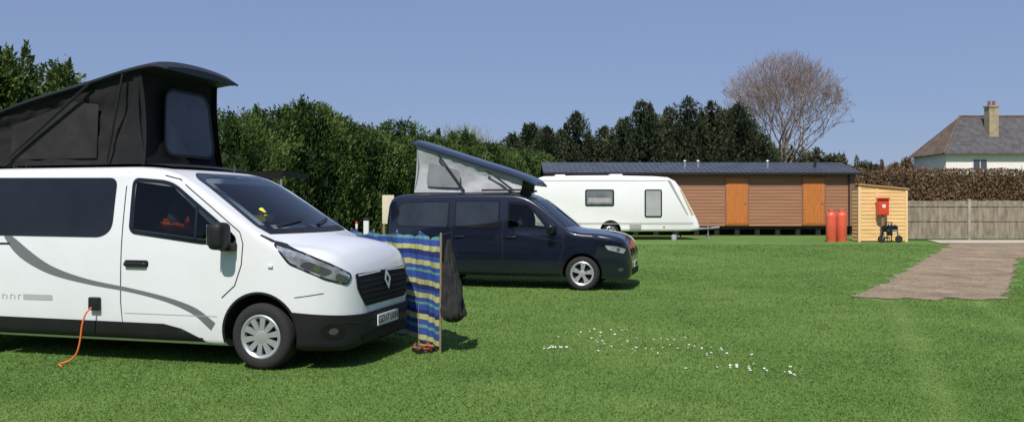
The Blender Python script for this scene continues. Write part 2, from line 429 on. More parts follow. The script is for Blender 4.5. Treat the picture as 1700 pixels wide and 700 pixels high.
def xl(y): return np.interp(y,[13.6,14.0,28.6,29.2],[6.2,5.9,15.5,15.9])
def xr(y): return np.interp(y,[13.6,14.0,22.5,26,29.2],[8.3,8.5,14.0,22,40])
mb=MB(); yy=np.arange(13.6,28.6,.1); nc=14
for y in yy:
    a=xl(y)+.20*noise.noise(V((y*1.3,0,0)))+.16*noise.noise(V((y*5,3,0))); b_=xr(y)+.2*noise.noise(V((y*1.3,9,0)))+.16*noise.noise(V((y*5,13,0)))
    for i in range(nc+1):
        x=a+(b_-a)*i/nc; yv=y+(.30*noise.noise(V((x*2.5,5,0))) if y<13.75 else 0)
        mb.v.append((x,yv,H(yv)+.012))
for j in range(len(yy)-1):
    for i in range(nc): mb.f.append((j*(nc+1)+i,j*(nc+1)+i+1,(j+1)*(nc+1)+i+1,(j+1)*(nc+1)+i)); mb.m.append(0)
def gravelmat():
    m=mat('gravel',(.265,.200,.130),.95,var=.36,vscale=1.3,bump=.6,bscale=60); nt=m.node_tree; b=nt.nodes['Principled BSDF']
    tc=nt.nodes['Texture Coordinate']; n=nt.nodes.new('ShaderNodeTexNoise'); n.inputs['Scale'].default_value=18; n.inputs['Detail'].default_value=7; n.inputs['Roughness'].default_value=.85
    nt.links.new(tc.outputs['Object'],n.inputs['Vector']); r=nt.nodes.new('ShaderNodeValToRGB'); r.color_ramp.elements[0].position=.38; r.color_ramp.elements[1].position=.62
    r.color_ramp.elements[0].color=(.55,.53,.5,1); r.color_ramp.elements[1].color=(1.5,1.5,1.5,1); nt.links.new(n.outputs[0],r.inputs[0])
    mx=nt.nodes.new('ShaderNodeMix'); mx.data_type='RGBA'; mx.blend_type='MULTIPLY'; mx.inputs[0].default_value=1
    src=b.inputs['Base Color'].links[0].from_socket; nt.links.new(src,mx.inputs[6]); nt.links.new(r.outputs[0],mx.inputs[7]); nt.links.new(mx.outputs[2],b.inputs['Base Color'])
    return m
o=mb.obj('gravel_path',None,gravelmat(),True); o['kind']='structure'
mb=MB(); mb.v=[(14.9,28.3,H(28.3)+.03),(60,28.3,H(28.3)+.03),(60,30.5,.31),(15.6,30.5,.31)]; mb.f=[(0,1,2,3)]; mb.m=[0]
o=mb.obj('pavement',None,M['concrete']); o['kind']='structure'

def npmesh(name,verts,k,tint,m,parent=None):
    nf=len(verts)//k; me=bpy.data.meshes.new(name)
    me.vertices.add(nf*k); me.vertices.foreach_set('co',verts.astype(np.float32).ravel())
    me.loops.add(nf*k); me.loops.foreach_set('vertex_index',np.arange(nf*k,dtype=np.int32))
    me.polygons.add(nf); me.polygons.foreach_set('loop_start',np.arange(0,nf*k,k,dtype=np.int32)); me.polygons.foreach_set('loop_total',np.full(nf,k,dtype=np.int32))
    a=me.attributes.new('tint','FLOAT','FACE'); a.data.foreach_set('value',tint.astype(np.float32))
    me.materials.append(m); me.update(calc_edges=True); me.validate()
    return link(name,me,parent)
def vnoise(x,y,s,seed):
    r=np.random.default_rng(seed).random((64,64)); X=(x/s)%64; Y=(y/s)%64
    i=np.floor(X).astype(int);j=np.floor(Y).astype(int); fx=X-i; fy=Y-j; fx=fx*fx*(3-2*fx); fy=fy*fy*(3-2*fy); i%=64;j%=64
    i2=(i+1)%64;j2=(j+1)%64
    return (r[i,j]*(1-fx)+r[i2,j]*fx)*(1-fy)+(r[i,j2]*(1-fx)+r[i2,j2]*fx)*fy
# grass blades
N=520000
Y=5.2*(28/5.2)**rng.random(N); X=(rng.random(N)*2-1)*(.68*Y+.4)
gpn=vnoise(X+90,Y,.45,31)
keep=~((Y>13.72+.16*np.sin(X*5)+.1*np.sin(X*13)+.35*(gpn-.5))&(X>xl(Y)+.14*np.sin(Y*5)+.1*np.sin(Y*17)+.7*(gpn-.5))&(X<xr(Y)+.12*np.sin(Y*6)+.1*np.sin(Y*15)-.7*(gpn-.5)))
keep|=((rng.random(N)<.10)&(gpn>.66))
X=X[keep];Y=Y[keep];N=len(X)
Z=Hn(Y); cl=.6*vnoise(X,Y,.30,1)+.4*vnoise(X,Y,.10,2); cl2=.45*vnoise(X+20,Y,2.6,13)+.3*vnoise(X,Y,1.2,3)+.25*vnoise(X,Y,.5,4)
ca=3.25+(Y-6)*.405; tr=np.exp(-((X-ca)/.16)**2)+np.exp(-((X-ca-1.45)/.16)**2); tr=np.where(Y<14,tr,0)*(.4+.6*cl2)
h=(.007+.010*rng.random(N)+.010*cl*rng.random(N))*(1-.5*tr); wd=.0022+.00062*Y
ang=rng.random(N)*6.283; lean=h*1.5*rng.random(N); la=rng.random(N)*6.283
P=np.stack([X,Y,Z],1)
sv=np.stack([np.cos(ang)*wd,np.sin(ang)*wd*.5,np.zeros(N)],1)
tip=P+np.stack([np.cos(la)*lean,np.sin(la)*lean,h],1)
vt=np.stack([P-sv,P+sv,tip],1).reshape(-1,3)
tint=np.clip(.42+.20*(rng.random(N)-.5)+.30*(cl-.5)+1.0*(cl2-.5)+.42*tr,0,1)
GR=leafmat('grass_blades',(.070,.150,.028),(.160,.262,.060),(.31,.375,.125),.3)
o=npmesh('grass',vt,3,tint,GR); o['kind']='stuff'
pts=[]
for cx,cy,sx,sy,k in [(.5,8.9,.09,.05,14),(.42,8.86,.05,.03,5),(.95,9.7,.20,.25,11),(1.15,9.2,.12,.2,7),(1.2,10.1,.15,.1,5),(1.47,8.75,.08,.10,7),(1.95,8.9,.22,.15,11),(1.7,9.4,.3,.2,6),(2.1,8.45,.2,.12,5),(2.2,7.8,.20,.12,12),(2.45,7.7,.12,.1,5)]:
    for _ in range(k): pts.append((cx+random.gauss(0,sx),cy+random.gauss(0,sy)))
mb=MB()
for x,y in pts:
    r=random.uniform(.008,.016); z=H(y)+random.uniform(.012,.022); tx=random.uniform(-.3,.3); ty=random.uniform(-.5,-.0)
    c=[]
    for i in range(7):
        t=i*6.283/7; c.append((x+r*math.cos(t),y+r*math.sin(t),z+r*(math.cos(t)*tx-math.sin(t)*ty)))
    mb.poly(c,0)
    mb.poly([(x+(p[0]-x)*.3,y+(p[1]-y)*.3-.001,z+(p[2]-z)*.3+.003) for p in c],1)
o=mb.obj('daisies',None,[mat('petals',(.8,.8,.78),.7),mat('daisy_heart',(.7,.5,.05),.7)],fixn=False); o['kind']='stuff'

# ---------------------------------------------------------------- WHITE CAMPER VAN
ANG=math.radians(-14.5)
van=thing('camper_van',(-2.39+.978*.25,7.68+.978*.968,0),ANG,'white camper van with raised dark pop-up roof, parked on grass','camper van')
T=dict(
 zt=[(-4.43,1.70),(-4.40,1.86),(-4.3,1.95),(-3,1.985),(-1.6,1.985),(-1.22,1.965),(-1.0,1.92),(-.8,1.835),(-.5,1.665),(-.18,1.475),(.08,1.325),(.18,1.28),(.28,1.26),(.5,1.22),(.62,1.18),(.69,1.135),(.75,1.065),(.80,.98),(.835,.87),(.855,.76),(.865,.68)],
 zb=[(-4.43,.30),(-4.2,.22),(.5,.20),(.75,.19),(.82,.22),(.865,.28)],
 plan=[(-4.43,.86),(-4.38,.93),(-4.2,.965),(-3,.978),(-.5,.978),(.2,.972),(.42,.948),(.54,.915),(.65,.86),(.74,.79),(.80,.71),(.84,.62),(.865,.53)],
 rc=[(-4.43,.12),(-1.4,.11),(-.8,.06),(.1,.05),(.4,.08),(.8,.09),(.865,.07)],
 hc=[(-4.43,.14),(-1.4,.14),(-.8,.10),(.1,.10),(.4,.2),(.8,.18),(.865,.12)],
 cr=[(-4.43,.03),(-1.4,.03),(-.8,.05),(.1,.09),(.4,.07),(.82,.04),(.865,.03)],
 vs=[(.15,.94),(.3,.975),(.45,.992),(.7,1.0),(.95,.998),(1.2,.985),(1.5,.955),(1.8,.915),(1.97,.885)])
NX=.865
xsv=list(np.arange(-4.43,-4.21,.03))+list(np.arange(-4.2,-1.41,.1))+list(np.arange(-1.4,.53,.045))+list(np.arange(.54,.81,.02))+[.82,.83,.84,.85,.858,.865]
bm=loft(T,xsv); S=Surf(bm)
mats=[M['white'],M['well'],M['cabin']]
me=bpy.data.meshes.new('body'); bm.to_mesh(me); bm.free()
for q in mats: me.materials.append(q)
body=link('body',me,None)
cabraw=[(-1.45,1.30),(-.60,1.20),(-.25,1.225),(-.31,1.30),(-.96,1.76),(-1.08,1.80),(-1.45,1.83)]
cabwin=rpoly(cabraw,.07)
scr=rpoly([(-.82,1.335),(.82,1.335),(.70,1.82),(.58,1.87),(-.58,1.87),(-.70,1.82)],.05)
cut=[cutter_cyl((x,.345),.385,y0,y1,mats,1) for x in (0,-3.498) for y0,y1 in ((-1.2,-.66),(.66,1.2))]
cut.append(cutter_prism([(-1.42,1.33),(-.62,1.245),(-.39,1.26),(-.99,1.745),(-1.42,1.80)],lambda p:(p[0],-1.3,p[1]),lambda p:(p[0],.76,p[1]),mats,2))
cut.append(cutter_prism([(-.70,1.37),(.70,1.37),(.60,1.785),(-.60,1.785)],lambda p:(1.2,p[0],p[1]),lambda p:(-1.36,p[0],p[1]),mats,2))
boolcut(body,cut); body.parent=van
fin(body.data,True,32)
def shell_clip(name,src,planes,off,m,parent):
    bm=bmesh.new(); bm.from_mesh(src)
    for co,no in planes:
        bmesh.ops.bisect_plane(bm,geom=list(bm.verts)+list(bm.edges)+list(bm.faces),plane_co=co,plane_no=no,clear_outer=True)
    bm.normal_update()
    mv=[(v,v.normal.copy()) for v in bm.verts]
    for v,nn in mv: v.co+=nn*off
    me=bpy.data.meshes.new(name); bm.to_mesh(me); bm.free(); me.materials.clear(); me.materials.append(m)
    me.polygons.foreach_set('material_index',[0]*len(me.polygons)); fin(me,True,40)
    return link(name,me,parent)
bump=shell_clip('bumper',body.data,[((0,0,.595),(.09,0,1)),((.30,0,0),(-1,0,.0))],.012,M['blackp'],van)
line('bumper_crease',bump,S,[(-.75,.46),(-.5,.43),(.5,.43),(.75,.46)],.012,FRONT,.02,M['dark'])
for yfr in (NEAR,FAR):
    for xc in (0,-3.498):
        pts=[(xc+.392*math.cos(a),.345+.392*math.sin(a)) for a in np.linspace(-.35,math.pi+.35,30)]
        line('wheel_arch',van,S,pts,.022,yfr,.008,M['blackp'],sub=1)
for fr in (NEAR,FAR):
    patch('sill_cladding',van,S,[(-3.06,.20),(-.50,.20),(-.62,.27),(-.85,.37),(-1.05,.41),(-3.06,.42)],fr,.007,M['blackp'],.06)
    ctr=[(-2.96,1.26),(-2.84,1.16),(-2.71,1.068),(-2.37,.905),(-1.925,.80),(-1.42,.727),(-1.003,.645),(-.695,.54),(-.50,.40)]
    hw=[.03,.055,.060,.042,.025,.020,.024,.035,.045]
    la=[];lb=[]
    for i,(p,hh) in enumerate(zip(ctr,hw)):
        a=ctr[max(0,i-1)];b=ctr[min(len(ctr)-1,i+1)]; d=V((b[0]-a[0],b[1]-a[1])).normalized(); nn=V((-d.y,d.x))*hh
        la.append((p[0]+nn.x,p[1]+nn.y)); lb.append((p[0]-nn.x,p[1]-nn.y))
    def dens(L):
        fx=pchip([(i,p[0]) for i,p in enumerate(L)]);fz=pchip([(i,p[1]) for i,p in enumerate(L)])
        return [(fx(t),fz(t)) for t in np.linspace(0,len(L)-1,50)]
    strip('side_decal',van,S,dens(la),dens(lb),fr,.003,M['greydecal'],sub=1)
for fr in (NEAR,FAR):
    w1=rpoly([(-3.35,1.255),(-1.78,1.245),(-1.66,1.33),(-1.645,1.84),(-3.35,1.855)],.09)
    patch('window',van,S,w1,fr,.005,M['tint'],.06)
    w2=rpoly([(-4.2,1.27),(-3.45,1.26),(-3.45,1.855),(-4.1,1.85)],.09)
    patch('window',van,S,w2,fr,.005,M['tint'],.06)
    patch('window',van,S,cabwin,fr,.006,M['glass'] if fr is NEAR else M['tint'],.05)
    strip('window_seal',van,S,inset(cabwin,-.012),inset(cabwin,.022),fr,.008,M['gloss'],True,2)
line('quarter_light_bar',van,S,[(-.70,1.23),(-.70,1.56)],.03,NEAR,.010,M['gloss'])
patch('windscreen',van,S,scr,FRONT,.006,M['screen'],.05)
strip('windscreen_surround',van,S,inset(scr,-.02),inset(scr,.03),FRONT,.008,M['gloss'],True,2)
patch('cowl',van,S,[(-.80,1.285),(.80,1.285),(.82,1.33),(-.82,1.33)],FRONT,.009,M['blackp'],.04)
for sgn in (-1,1):
    line('wiper',van,S,[(-.6+ (0 if sgn<0 else .72),1.35),(-.08+(0 if sgn<0 else .72),1.405)],.022,FRONT,.018,M['blackp'])
d1=line('door',van,S,[(-1.53,1.90),(-1.54,1.2),(-1.54,.6),(-1.52,.30),(-.62,.28)],.010,NEAR,.003,M['dark'])
line('door',van,S,[(-1.1,1.86),(-.93,1.82),(-.55,1.55),(-.22,1.31),(-.18,1.2),(-.19,1.0),(-.26,.80),(-.40,.68)],.010,NEAR,.003,M['dark'])
line('door_rail',van,S,[(-4.2,1.17),(-2.9,1.17)],.02,NEAR,.004,M['dark'])
line('body_crease',van,S,[(-1.5,.50),(-.45,.50)],.006,NEAR,.003,M['lightdecal'])
line('bonnet_seam',van,S,[(-.02,1.28),(.10,1.22),(.30,1.16),(.42,1.12)],.009,NEAR,.003,M['dark'])
line('bumper_seam',van,S,[(.36,.70),(.50,.72),(.62,.74)],.007,NEAR,.003,M['dark'])
patch('door_handle_recess',d1,S,rpoly([(-1.50,.955),(-1.22,.955),(-1.22,1.025),(-1.50,1.025)],.03),NEAR,.003,M['blackp'])
rbox('handle',d1,(-1.36,-1.0,.985),(.25,.035,.035),M['gloss'],.015)
rbox('turn_signal',van,(.12,-.982,.99),(.05,.012,.028),M['winframe'],.005)
patch('side_lettering',van,S,[(-2.72,.60),(-2.36,.60),(-2.36,.655),(-2.72,.655)],NEAR,.003,M['lightdecal'])
for i in range(5):
    line('side_lettering',van,S,[(-2.98+i*.05,.60),(-2.98+i*.05,.645)],.012,NEAR,.003,M['lightdecal'])
    if i%2==0: line('side_lettering',van,S,[(-2.98+i*.05,.645),(-2.95+i*.05,.645)],.010,NEAR,.003,M['lightdecal'])
HL=rpoly([(-.46,1.20),(-.33,1.02),(-.02,.875),(.19,.815),(.235,.90),(.03,1.01),(-.2,1.11)],.03,3)
for sg in (-1,1):
    fr=diag(sg)
    hl=patch('headlight',van,S,HL,fr,.008,M['lamp'],.03)
    strip('headlight_rim',hl,S,inset(HL,-.008),inset(HL,.008),fr,.010,M['gloss'],True,2)
    patch('headlight_lens',hl,S,rpoly([(-.25,.995),(-.01,.895),(.06,.945),(-.18,1.045)],.04),fr,.011,M['lampd'],.03)
    patch('headlight_lens',hl,S,rpoly([(.07,.86),(.18,.83),(.21,.88),(.09,.93)],.03),fr,.011,M['lampd'],.03)
    patch('headlight_lens',hl,S,[(-.09+.034*math.cos(t),.97+.034*math.sin(t)) for t in np.linspace(0,6.283,17)[:-1]],fr,.014,M['chrome'],.03)
    fl=patch('fog_lamp',van,S,[(.06+.045*math.cos(t),.38+.032*math.sin(t)) for t in np.linspace(0,6.283,17)[:-1]],fr,.018,M['lampd'],.03)
    strip('fog_surround',fl,S,[(.06+.12*math.cos(t),.38+.075*math.sin(t)) for t in np.linspace(0,6.283,25)[:-1]],[(.06+.048*math.cos(t),.38+.034*math.sin(t)) for t in np.linspace(0,6.283,25)[:-1]],fr,.016,M['gloss'],True,1)
GP=rpoly([(-.50,.585),(.50,.585),(.63,.76),(.62,.90),(-.62,.90),(-.63,.76)],.03,3)
gr_=patch('grille',van,S,GP,FRONT,.010,M['grillem'],.04)
line('grille_slat',gr_,S,[(-.58,.882),(-.09,.892)],.014,FRONT,.018,M['badge'])
line('grille_slat',gr_,S,[(.09,.892),(.58,.882)],.014,FRONT,.018,M['badge'])
for zz,hh in ((.825,.58),(.775,.60),(.725,.59),(.675,.56),(.63,.52)): line('grille_slat',gr_,S,[(-hh,zz),(hh,zz)],.018,FRONT,.022,M['blackp'])
dm=[(0,.70),(.078,.805),(0,.91),(-.078,.805)]; dmi=[(0,.755),(.038,.805),(0,.855),(-.038,.805)]
strip('emblem',gr_,S,dm,dmi,FRONT,.042,M['badge'],True,3)
patch('lower_intake',van,S,rpoly([(-.52,.24),(.52,.24),(.58,.32),(-.58,.32)],.03),FRONT,.018,M['dark'],.04)
np_=rbox('number_plate',van,(NX+.028,0,.415),(.012,.52,.112),M['plate'],.004)
text_mesh('plate_lettering','GD17 LKN',.105,np_,M['plateblk'],Matrix.Translation((NX+.0365,0,.413))@Matrix.Rotation(math.radians(90),4,'Z')@Matrix.Rotation(math.radians(90),4,'X'))
for sg in (-1,1):
    m_=rbox('wing_mirror',van,(-.33,sg*1.12,1.275),(.16,.20,.26),M['blackp'],.07,seg=4)
    rbox('mirror_arm',m_,(-.31,sg*1.0,1.17),(.14,.16,.08),M['blackp'],.03)
    rbox('mirror_glass',m_,(-.413,sg*1.12,1.285),(.01,.15,.19),M['chrome'],.004)
for x in (0,-3.498):
    wheel(van,x,-.955,.318,.205,.22,(10,.020,.030,False),-1); wheel(van,x,.955,.318,.205,.22,(10,.020,.030,False),1)
seatm=mat('seat_fabric',(.05,.05,.055),.9)
for yy_ in (-.45,.42):
    st=MB(); ellipsoid(st,(-1.22,yy_,1.42),(.10,.22,.24)); ellipsoid(st,(-1.20,yy_,1.62),(.06,.13,.10))
    st.obj('seat',van,seatm,True,60)
sw=MB(); 
for i in range(24):
    a=i/24*6.283;b=(i+1)/24*6.283
    f=lambda t:(-.62+.07*math.sin(t),-.42+.17*math.cos(t),1.30+.15*math.sin(t))
    sw.cyl(f(a),f(b),.014,.014,6)
sw.obj('steering_wheel',van,M['blackp'],True)
VM=Matrix.Translation(van.location)@Matrix.Rotation(ANG,4,'Z')
jk=MB(); ellipsoid(jk,(-1.14,-.68,1.335),(.13,.08,.035),20,10,jit=.9); ellipsoid(jk,(-1.26,-.62,1.37),(.05,.08,.06),20,10,jit=.9); ellipsoid(jk,(-.98,-.70,1.37),(.022,.04,.06),14,8,jit=.8); ellipsoid(jk,(-.94,-.72,1.33),(.04,.04,.02),14,8,jit=.8)
o=jk.obj('folded_jacket',None,M['orange'],True,60); 
o['label']='bright orange jacket bundled inside the white van cab'; o['category']='jacket'; o.matrix_world=VM
jk=MB(); jk.box(-.35,-.20,-.54,-.38,1.40,1.47); jk.cyl((-.28,-.46,1.47),(-.31,-.46,1.53),.05,.03,10)
o=jk.obj('toy',None,M['yellow'],bevel=.01); o['label']='small yellow plastic item on the van dashboard'; o['category']='toy'; o.matrix_world=VM
rbox('electric_hookup_socket',van,(-1.83,-1.0,.585),(.12,.05,.13),M['blackp'],.015)
pts=[(-1.83,-1.04,.55),(-1.85,-1.09,.50),(-1.87,-1.12,.38),(-1.88,-1.13,.25),(-1.91,-1.14,.12),(-1.98,-1.16,.04),(-2.04,-1.22,.015),(-1.98,-1.27,.012),(-1.94,-1.30,.01)]
pp=[pchip([(i,p[k]) for i,p in enumerate(pts)]) for k in range(3)]
mb=MB(); q=[tuple(f(t) for f in pp) for t in np.linspace(0,len(pts)-1,40)]; mb.tube(q,.0085,8)
o=mb.obj('power_cable',None,M['cable'],True,60); o['label']='orange hook-up cable hanging from the white van socket'; o['category']='cable'; o.matrix_world=VM
cap=shell_clip('cab_roof_cover',body.data,[((0,0,1.93),(0,0,-1)),((-1.5,0,0),(-1,0,0)),((-.85,0,0),(1,0,0)),((0,.70,0),(0,1,0)),((0,-.70,0),(0,-1,0))],.03,M['poproof'],van)
zp=pchip([(-4.35,2.10),(-4.0,2.30),(-3.27,2.58),(-2.2,2.83),(-1.6,2.96),(-1.38,2.985),(-1.27,2.96)])
def popslab(name,parent,zf,x0,x1,hw,th,m,nx=40,crown=.05):
    mb=MB(); ny=18; X_=np.linspace(x0,x1,nx)
    for layer in (0,1):
        for i,x in enumerate(X_):
            x=float(x)
            ex=min((x-x0),(x1-x))/.12; ex=min(1,ex)
            for j in range(ny+1):
                t=-1+2*j/ny; y=hw*t*(1-.10*(1-ex)**2*1)
                rr=math.sqrt(max(0,1-(1-ex)**2))
                z=zf(x)+(crown*(1-t*t)+th*(.35+.65*rr*(1-abs(t)**8)) if layer==0 else 0)
                mb.v.append((x,y,z))
    n=ny+1; L=nx*n
    for i in range(nx-1):
        for j in range(ny):
            a=i*n+j; mb.f.append((a,a+n,a+n+1,a+1)); mb.m.append(0); mb.f.append((L+a,L+a+1,L+a+n+1,L+a+n)); mb.m.append(0)
        for j in (0,ny):
            a=i*n+j; mb.f.append((a,a+n,L+a+n,L+a)); mb.m.append(0)
    for i in (0,nx-1):
        for j in range(ny):
            a=i*n+j; mb.f.append((a,a+1,L+a+1,L+a)); mb.m.append(0)
    return mb.obj(name,parent,m,True,40)
pop=popslab('pop_up_roof',van,zp,-4.33,-1.27,.70,.06,M['poproof'])
def cloth(name,parent,P00,P10,P11,P01,nu,nv,amp,m,nrm,seed=0,topf=None):
    mb=MB()
    for i in range(nu+1):
        u=i/nu
        for j in range(nv+1):
            v=j/nv; a=V(P00).lerp(V(P10),u); b=V(P01).lerp(V(P11),u)
            if topf: b.z=topf(b.x)
            p=a.lerp(b,v); s=math.sin(math.pi*v)*math.sin(math.pi*min(1,max(0,u)))
            d=amp*(.9*noise.noise(V((u*3+seed,v*2.5,seed)))+.6*noise.noise(V((u*10+v*5,v*3,seed+4)))+.35*noise.noise(V((u*22-v*9,v*4,seed+8))))*min(1,s*3)
            p+=V(nrm)*(d-.05*math.sin(math.pi*v)*1)
            mb.v.append(tuple(p))
    n=nv+1
    for i in range(nu):
        for j in range(nv): mb.f.append((i*n+j,(i+1)*n+j,(i+1)*n+j+1,i*n+j+1)); mb.m.append(0)
    return mb.obj(name,parent,m,True,70)
tf=lambda x: zp(x)+.02
for sg in (-1,1):
    cloth('canvas_side',van,(-4.2,sg*.66,1.99),(-1.53,sg*.66,1.99),(-1.58,sg*.64,3),(-4.2,sg*.64,2.2),60,18,.05,M['canvasm'],(0,sg,0),sg*3+5,tf)
    mb=MB()
    mb.poly([(-3.2,sg*.668,2.06),(-2.1,sg*.668,2.06),(-2.1,sg*.640,2.62),(-2.4,sg*.640,2.66),(-3.2,sg*.655,2.42)]); mb.obj('mesh_panel',van,M['canvasn'])
cf=cloth('canvas_front',van,(-1.49,-.66,1.99),(-1.49,.54,1.99),(-1.59,.58,2.96),(-1.59,-.64,2.96),24,20,.025,M['canvasd'],(1,0,0),9)
def rwin(name,parent,x0,x1,y0,y1,z0,z1,m,mrim):
    P=rpoly([(y0,z0),(y1,z0),(y1-.04,z1),(y0+.10,z1)],.14,6)
    fx_=lambda z: x0+(x1-x0)*(z-z0)/(z1-z0)
    mb=MB(); mb.poly([(fx_(b),a,b) for a,b in P]); w=mb.obj(name,parent,m)
    Q=inset(P,-.03); mb=MB()
    for i in range(len(P)):
        j=(i+1)%len(P); mb.quad((fx_(P[i][1])+.004,*P[i]),(fx_(P[j][1])+.004,*P[j]),(fx_(Q[j][1])+.004,*Q[j]),(fx_(Q[i][1])+.004,*Q[i]))
    mb.obj(name+'_trim',w,mrim)
rwin('canvas_window',van,-1.465,-1.53,-.40,.44,2.12,2.80,M['popwin'],M['blackp'])
for sg in (-1,1):
    mb=MB(); mb.cyl((-3.3,sg*.70,2.0),(-2.15,sg*.70,2.84),.016,.016,8); mb.obj('roof_strut',van,M['blackp'],True)
    mb=MB(); mb.cyl((-1.95,sg*.70,2.0),(-1.75,sg*.70,2.92),.012,.012,8); mb.obj('roof_strut',van,M['blackp'],True)
    cloth('canvas_corner',van,(-1.85,sg*.675,1.99),(-1.50,sg*.675,1.99),(-1.57,sg*.66,3),(-1.65,sg*.66,3),8,12,.02,M['canvasd'],(0,sg,0),21,tf)

# ---------------------------------------------------------------- WINDBREAK
wb=thing('windbreak',(-.76,8.62,0),0,'blue and yellow striped fabric windbreak on poles beside the white van','windbreak')
path=[(0,0),(-.30,.62),(-.62,1.05),(-.98,1.55),(-1.35,2.0)]
fx=pchip([(i,p[0]) for i,p in enumerate(path)]);fy=pchip([(i,p[1]) for i,p in enumerate(path)])
mb=MB(); nu,nv=120,20
for i in range(nu+1):
    t=4*i/nu
    for j in range(nv+1):
        v=j/nv; w=.055*math.sin(math.pi*(t%1))*(.6+.8*noise.noise(V((t*2,v*1.5,2))))+.06*noise.noise(V((t*7,v*2,0)))*(math.sin(math.pi*(t%1)))**.5
        zsag=-.07*math.sin(math.pi*(t%1))*v*.7
        mb.v.append((fx(t)+w*.7,fy(t)+w*.7,.05+1.21*v+zsag+.035*noise.noise(V((t*3,v*2,5)))))
for i in range(nu):
    for j in range(nv): a=i*(nv+1)+j; mb.f.append((a,a+nv+1,a+nv+2,a+1)); mb.m.append(0)
mb.obj('cloth',wb,M['stripe'],True,70)
for i,(x,y) in enumerate(path):
    mb=MB(); yy_=y-.012 if i==0 else y+.03; mb.cyl((x,yy_,0),(x+.01,yy_,1.275),.012,.012,10); mb.obj('pole',wb,M['pole'],True)
bag=thing('mesh_bag',(-.72,8.60,0),0,'black mesh bag hanging from the windbreak end pole','bag')
mb=MB(); nz=34; nn=48
for j in range(nz+1):
    v=j/nz; z=1.20-.86*v; rx=.020+.090*math.sin(min(1,v*1.1)*math.pi/2)**1.2*(1 if v<.88 else math.sqrt(max(0.02,1-((v-.88)/.12)**2))); ry=rx*.7
    for i in range(nn):
        t=6.283*i/nn; f=1+.45*noise.noise(V((math.cos(t)*1.6,math.sin(t)*1.6,v*2.5)))+.45*noise.noise(V((math.cos(t)*4,math.sin(t)*4,v*3+5)))+.25*abs(noise.noise(V((math.cos(t)*7,math.sin(t)*7,v*6))))
        mb.v.append((.06+.04*v+rx*f*math.cos(t)+.035*noise.noise(V((0,0,v*5))),-.02+ry*f*math.sin(t),z+.03*noise.noise(V((math.cos(t)*2,math.sin(t)*2,v*2)))))
for j in range(nz):
    for i in range(nn): i2=(i+1)%nn; mb.f.append((j*nn+i,j*nn+i2,(j+1)*nn+i2,(j+1)*nn+i)); mb.m.append(0)
mb.f.append(tuple(range(nn))); mb.m.append(0); mb.f.append(tuple(nz*nn+i for i in range(nn))); mb.m.append(0)
mb.obj('sack',bag,M['bag'],True,60)
mb=MB(); mb.tube([(-.02,-.03,1.25),(.06,-.03,1.28),(.10,-.03,1.22),(.07,-.02,1.19)],.006,6); mb.obj('handle',bag,M['blackp'],True)
sh=thing('sandal_pair',(-1.0,8.66,0),.4,'pair of brown and orange sandals at the foot of the windbreak','sandals')
for k,(dx,dy) in enumerate([(0,0),(.15,.05)]):
    mb=MB(); mb.box(dx-.04,dx+.04,dy-.11,dy+.11,.01,.035,0); ellipsoid(mb,(dx,dy-.05,.055),(.04,.05,.03),10,6,1,.3); ellipsoid(mb,(dx,dy+.08,.05),(.035,.03,.045),10,6,1,.3)
    mb.obj('sandal',sh,[M['blackp'],mat('tan_strap%d'%k,(.12,.05,.03),.7,var=.3)],True,40)
mb=MB(); 
for i in range(9):
    p=[( -.13+random.uniform(-.10,.12),.05+random.uniform(-.08,.06),.02+random.random()*.10) for _ in range(3)]
    mb.tube(p,.004,5,i%3)
o=mb.obj('guy_rope',None,[M['bag'],M['cable'],M['bag']],True); o.location=(-.82,8.6,0); o['label']='tangled coloured guy ropes on grass by the windbreak'; o['category']='rope'

# ---------------------------------------------------------------- DARK BLUE CAR
car=thing('camper_car',(1.29+.25*.895,15.0+.968*.895,H(15.5)),ANG,'dark navy small camper with tilted grey-canvas pop-up roof','camper van')
T2=dict(
 zt=[(-3.92,1.40),(-3.89,1.62),(-3.8,1.76),(-3.5,1.82),(-2.2,1.845),(-1.34,1.835),(-1.12,1.79),(-.93,1.70),(-.60,1.46),(-.34,1.255),(-.24,1.18),(-.14,1.145),(.15,1.12),(.4,1.09),(.58,1.055),(.70,1.015),(.77,.965),(.82,.89),(.855,.78),(.88,.65),(.885,.57)],
 zb=[(-3.92,.40),(-3.7,.28),(.4,.22),(.7,.20),(.83,.22),(.885,.28)],
 plan=[(-3.92,.78),(-3.85,.85),(-3.6,.885),(-2.5,.895),(-.3,.895),(.2,.888),(.45,.872),(.6,.848),(.71,.81),(.79,.755),(.85,.68),(.885,.58)],
 rc=[(-3.92,.1),(-1.5,.10),(-.9,.06),(-.25,.04),(.1,.07),(.885,.08)],
 hc=[(-3.92,.12),(-1.5,.12),(-.9,.09),(-.25,.09),(.1,.16),(.7,.16),(.885,.12)],
 cr=[(-3.92,.03),(-1.5,.03),(-.9,.05),(-.25,.07),(.2,.05),(.885,.03)],
 vs=[(.2,.94),(.35,.98),(.55,1.0),(.85,.998),(1.05,.985),(1.3,.95),(1.6,.90),(1.84,.86)])
xsc=list(np.arange(-3.92,-3.61,.04))+list(np.arange(-3.6,-1.51,.1))+list(np.arange(-1.5,.49,.05))+list(np.arange(.5,.81,.025))+[.82,.835,.85,.86,.87,.88,.885]
bm=loft(T2,xsc); S2=Surf(bm)
mats=[M['navy'],M['well'],M['cabin']]
me=bpy.data.meshes.new('body'); bm.to_mesh(me); bm.free()
for q in mats: me.materials.append(q)
body2=link('body',me,None)
cut=[cutter_cyl((x,.33),.365,y0,y1,mats,1) for x in (0,-3.0) for y0,y1 in ((-1.2,-.60),(.60,1.2))]
cw=rpoly([(-1.44,1.13),(-.74,1.085),(-.52,1.11),(-1.02,1.60),(-1.14,1.64),(-1.44,1.655)],.05)
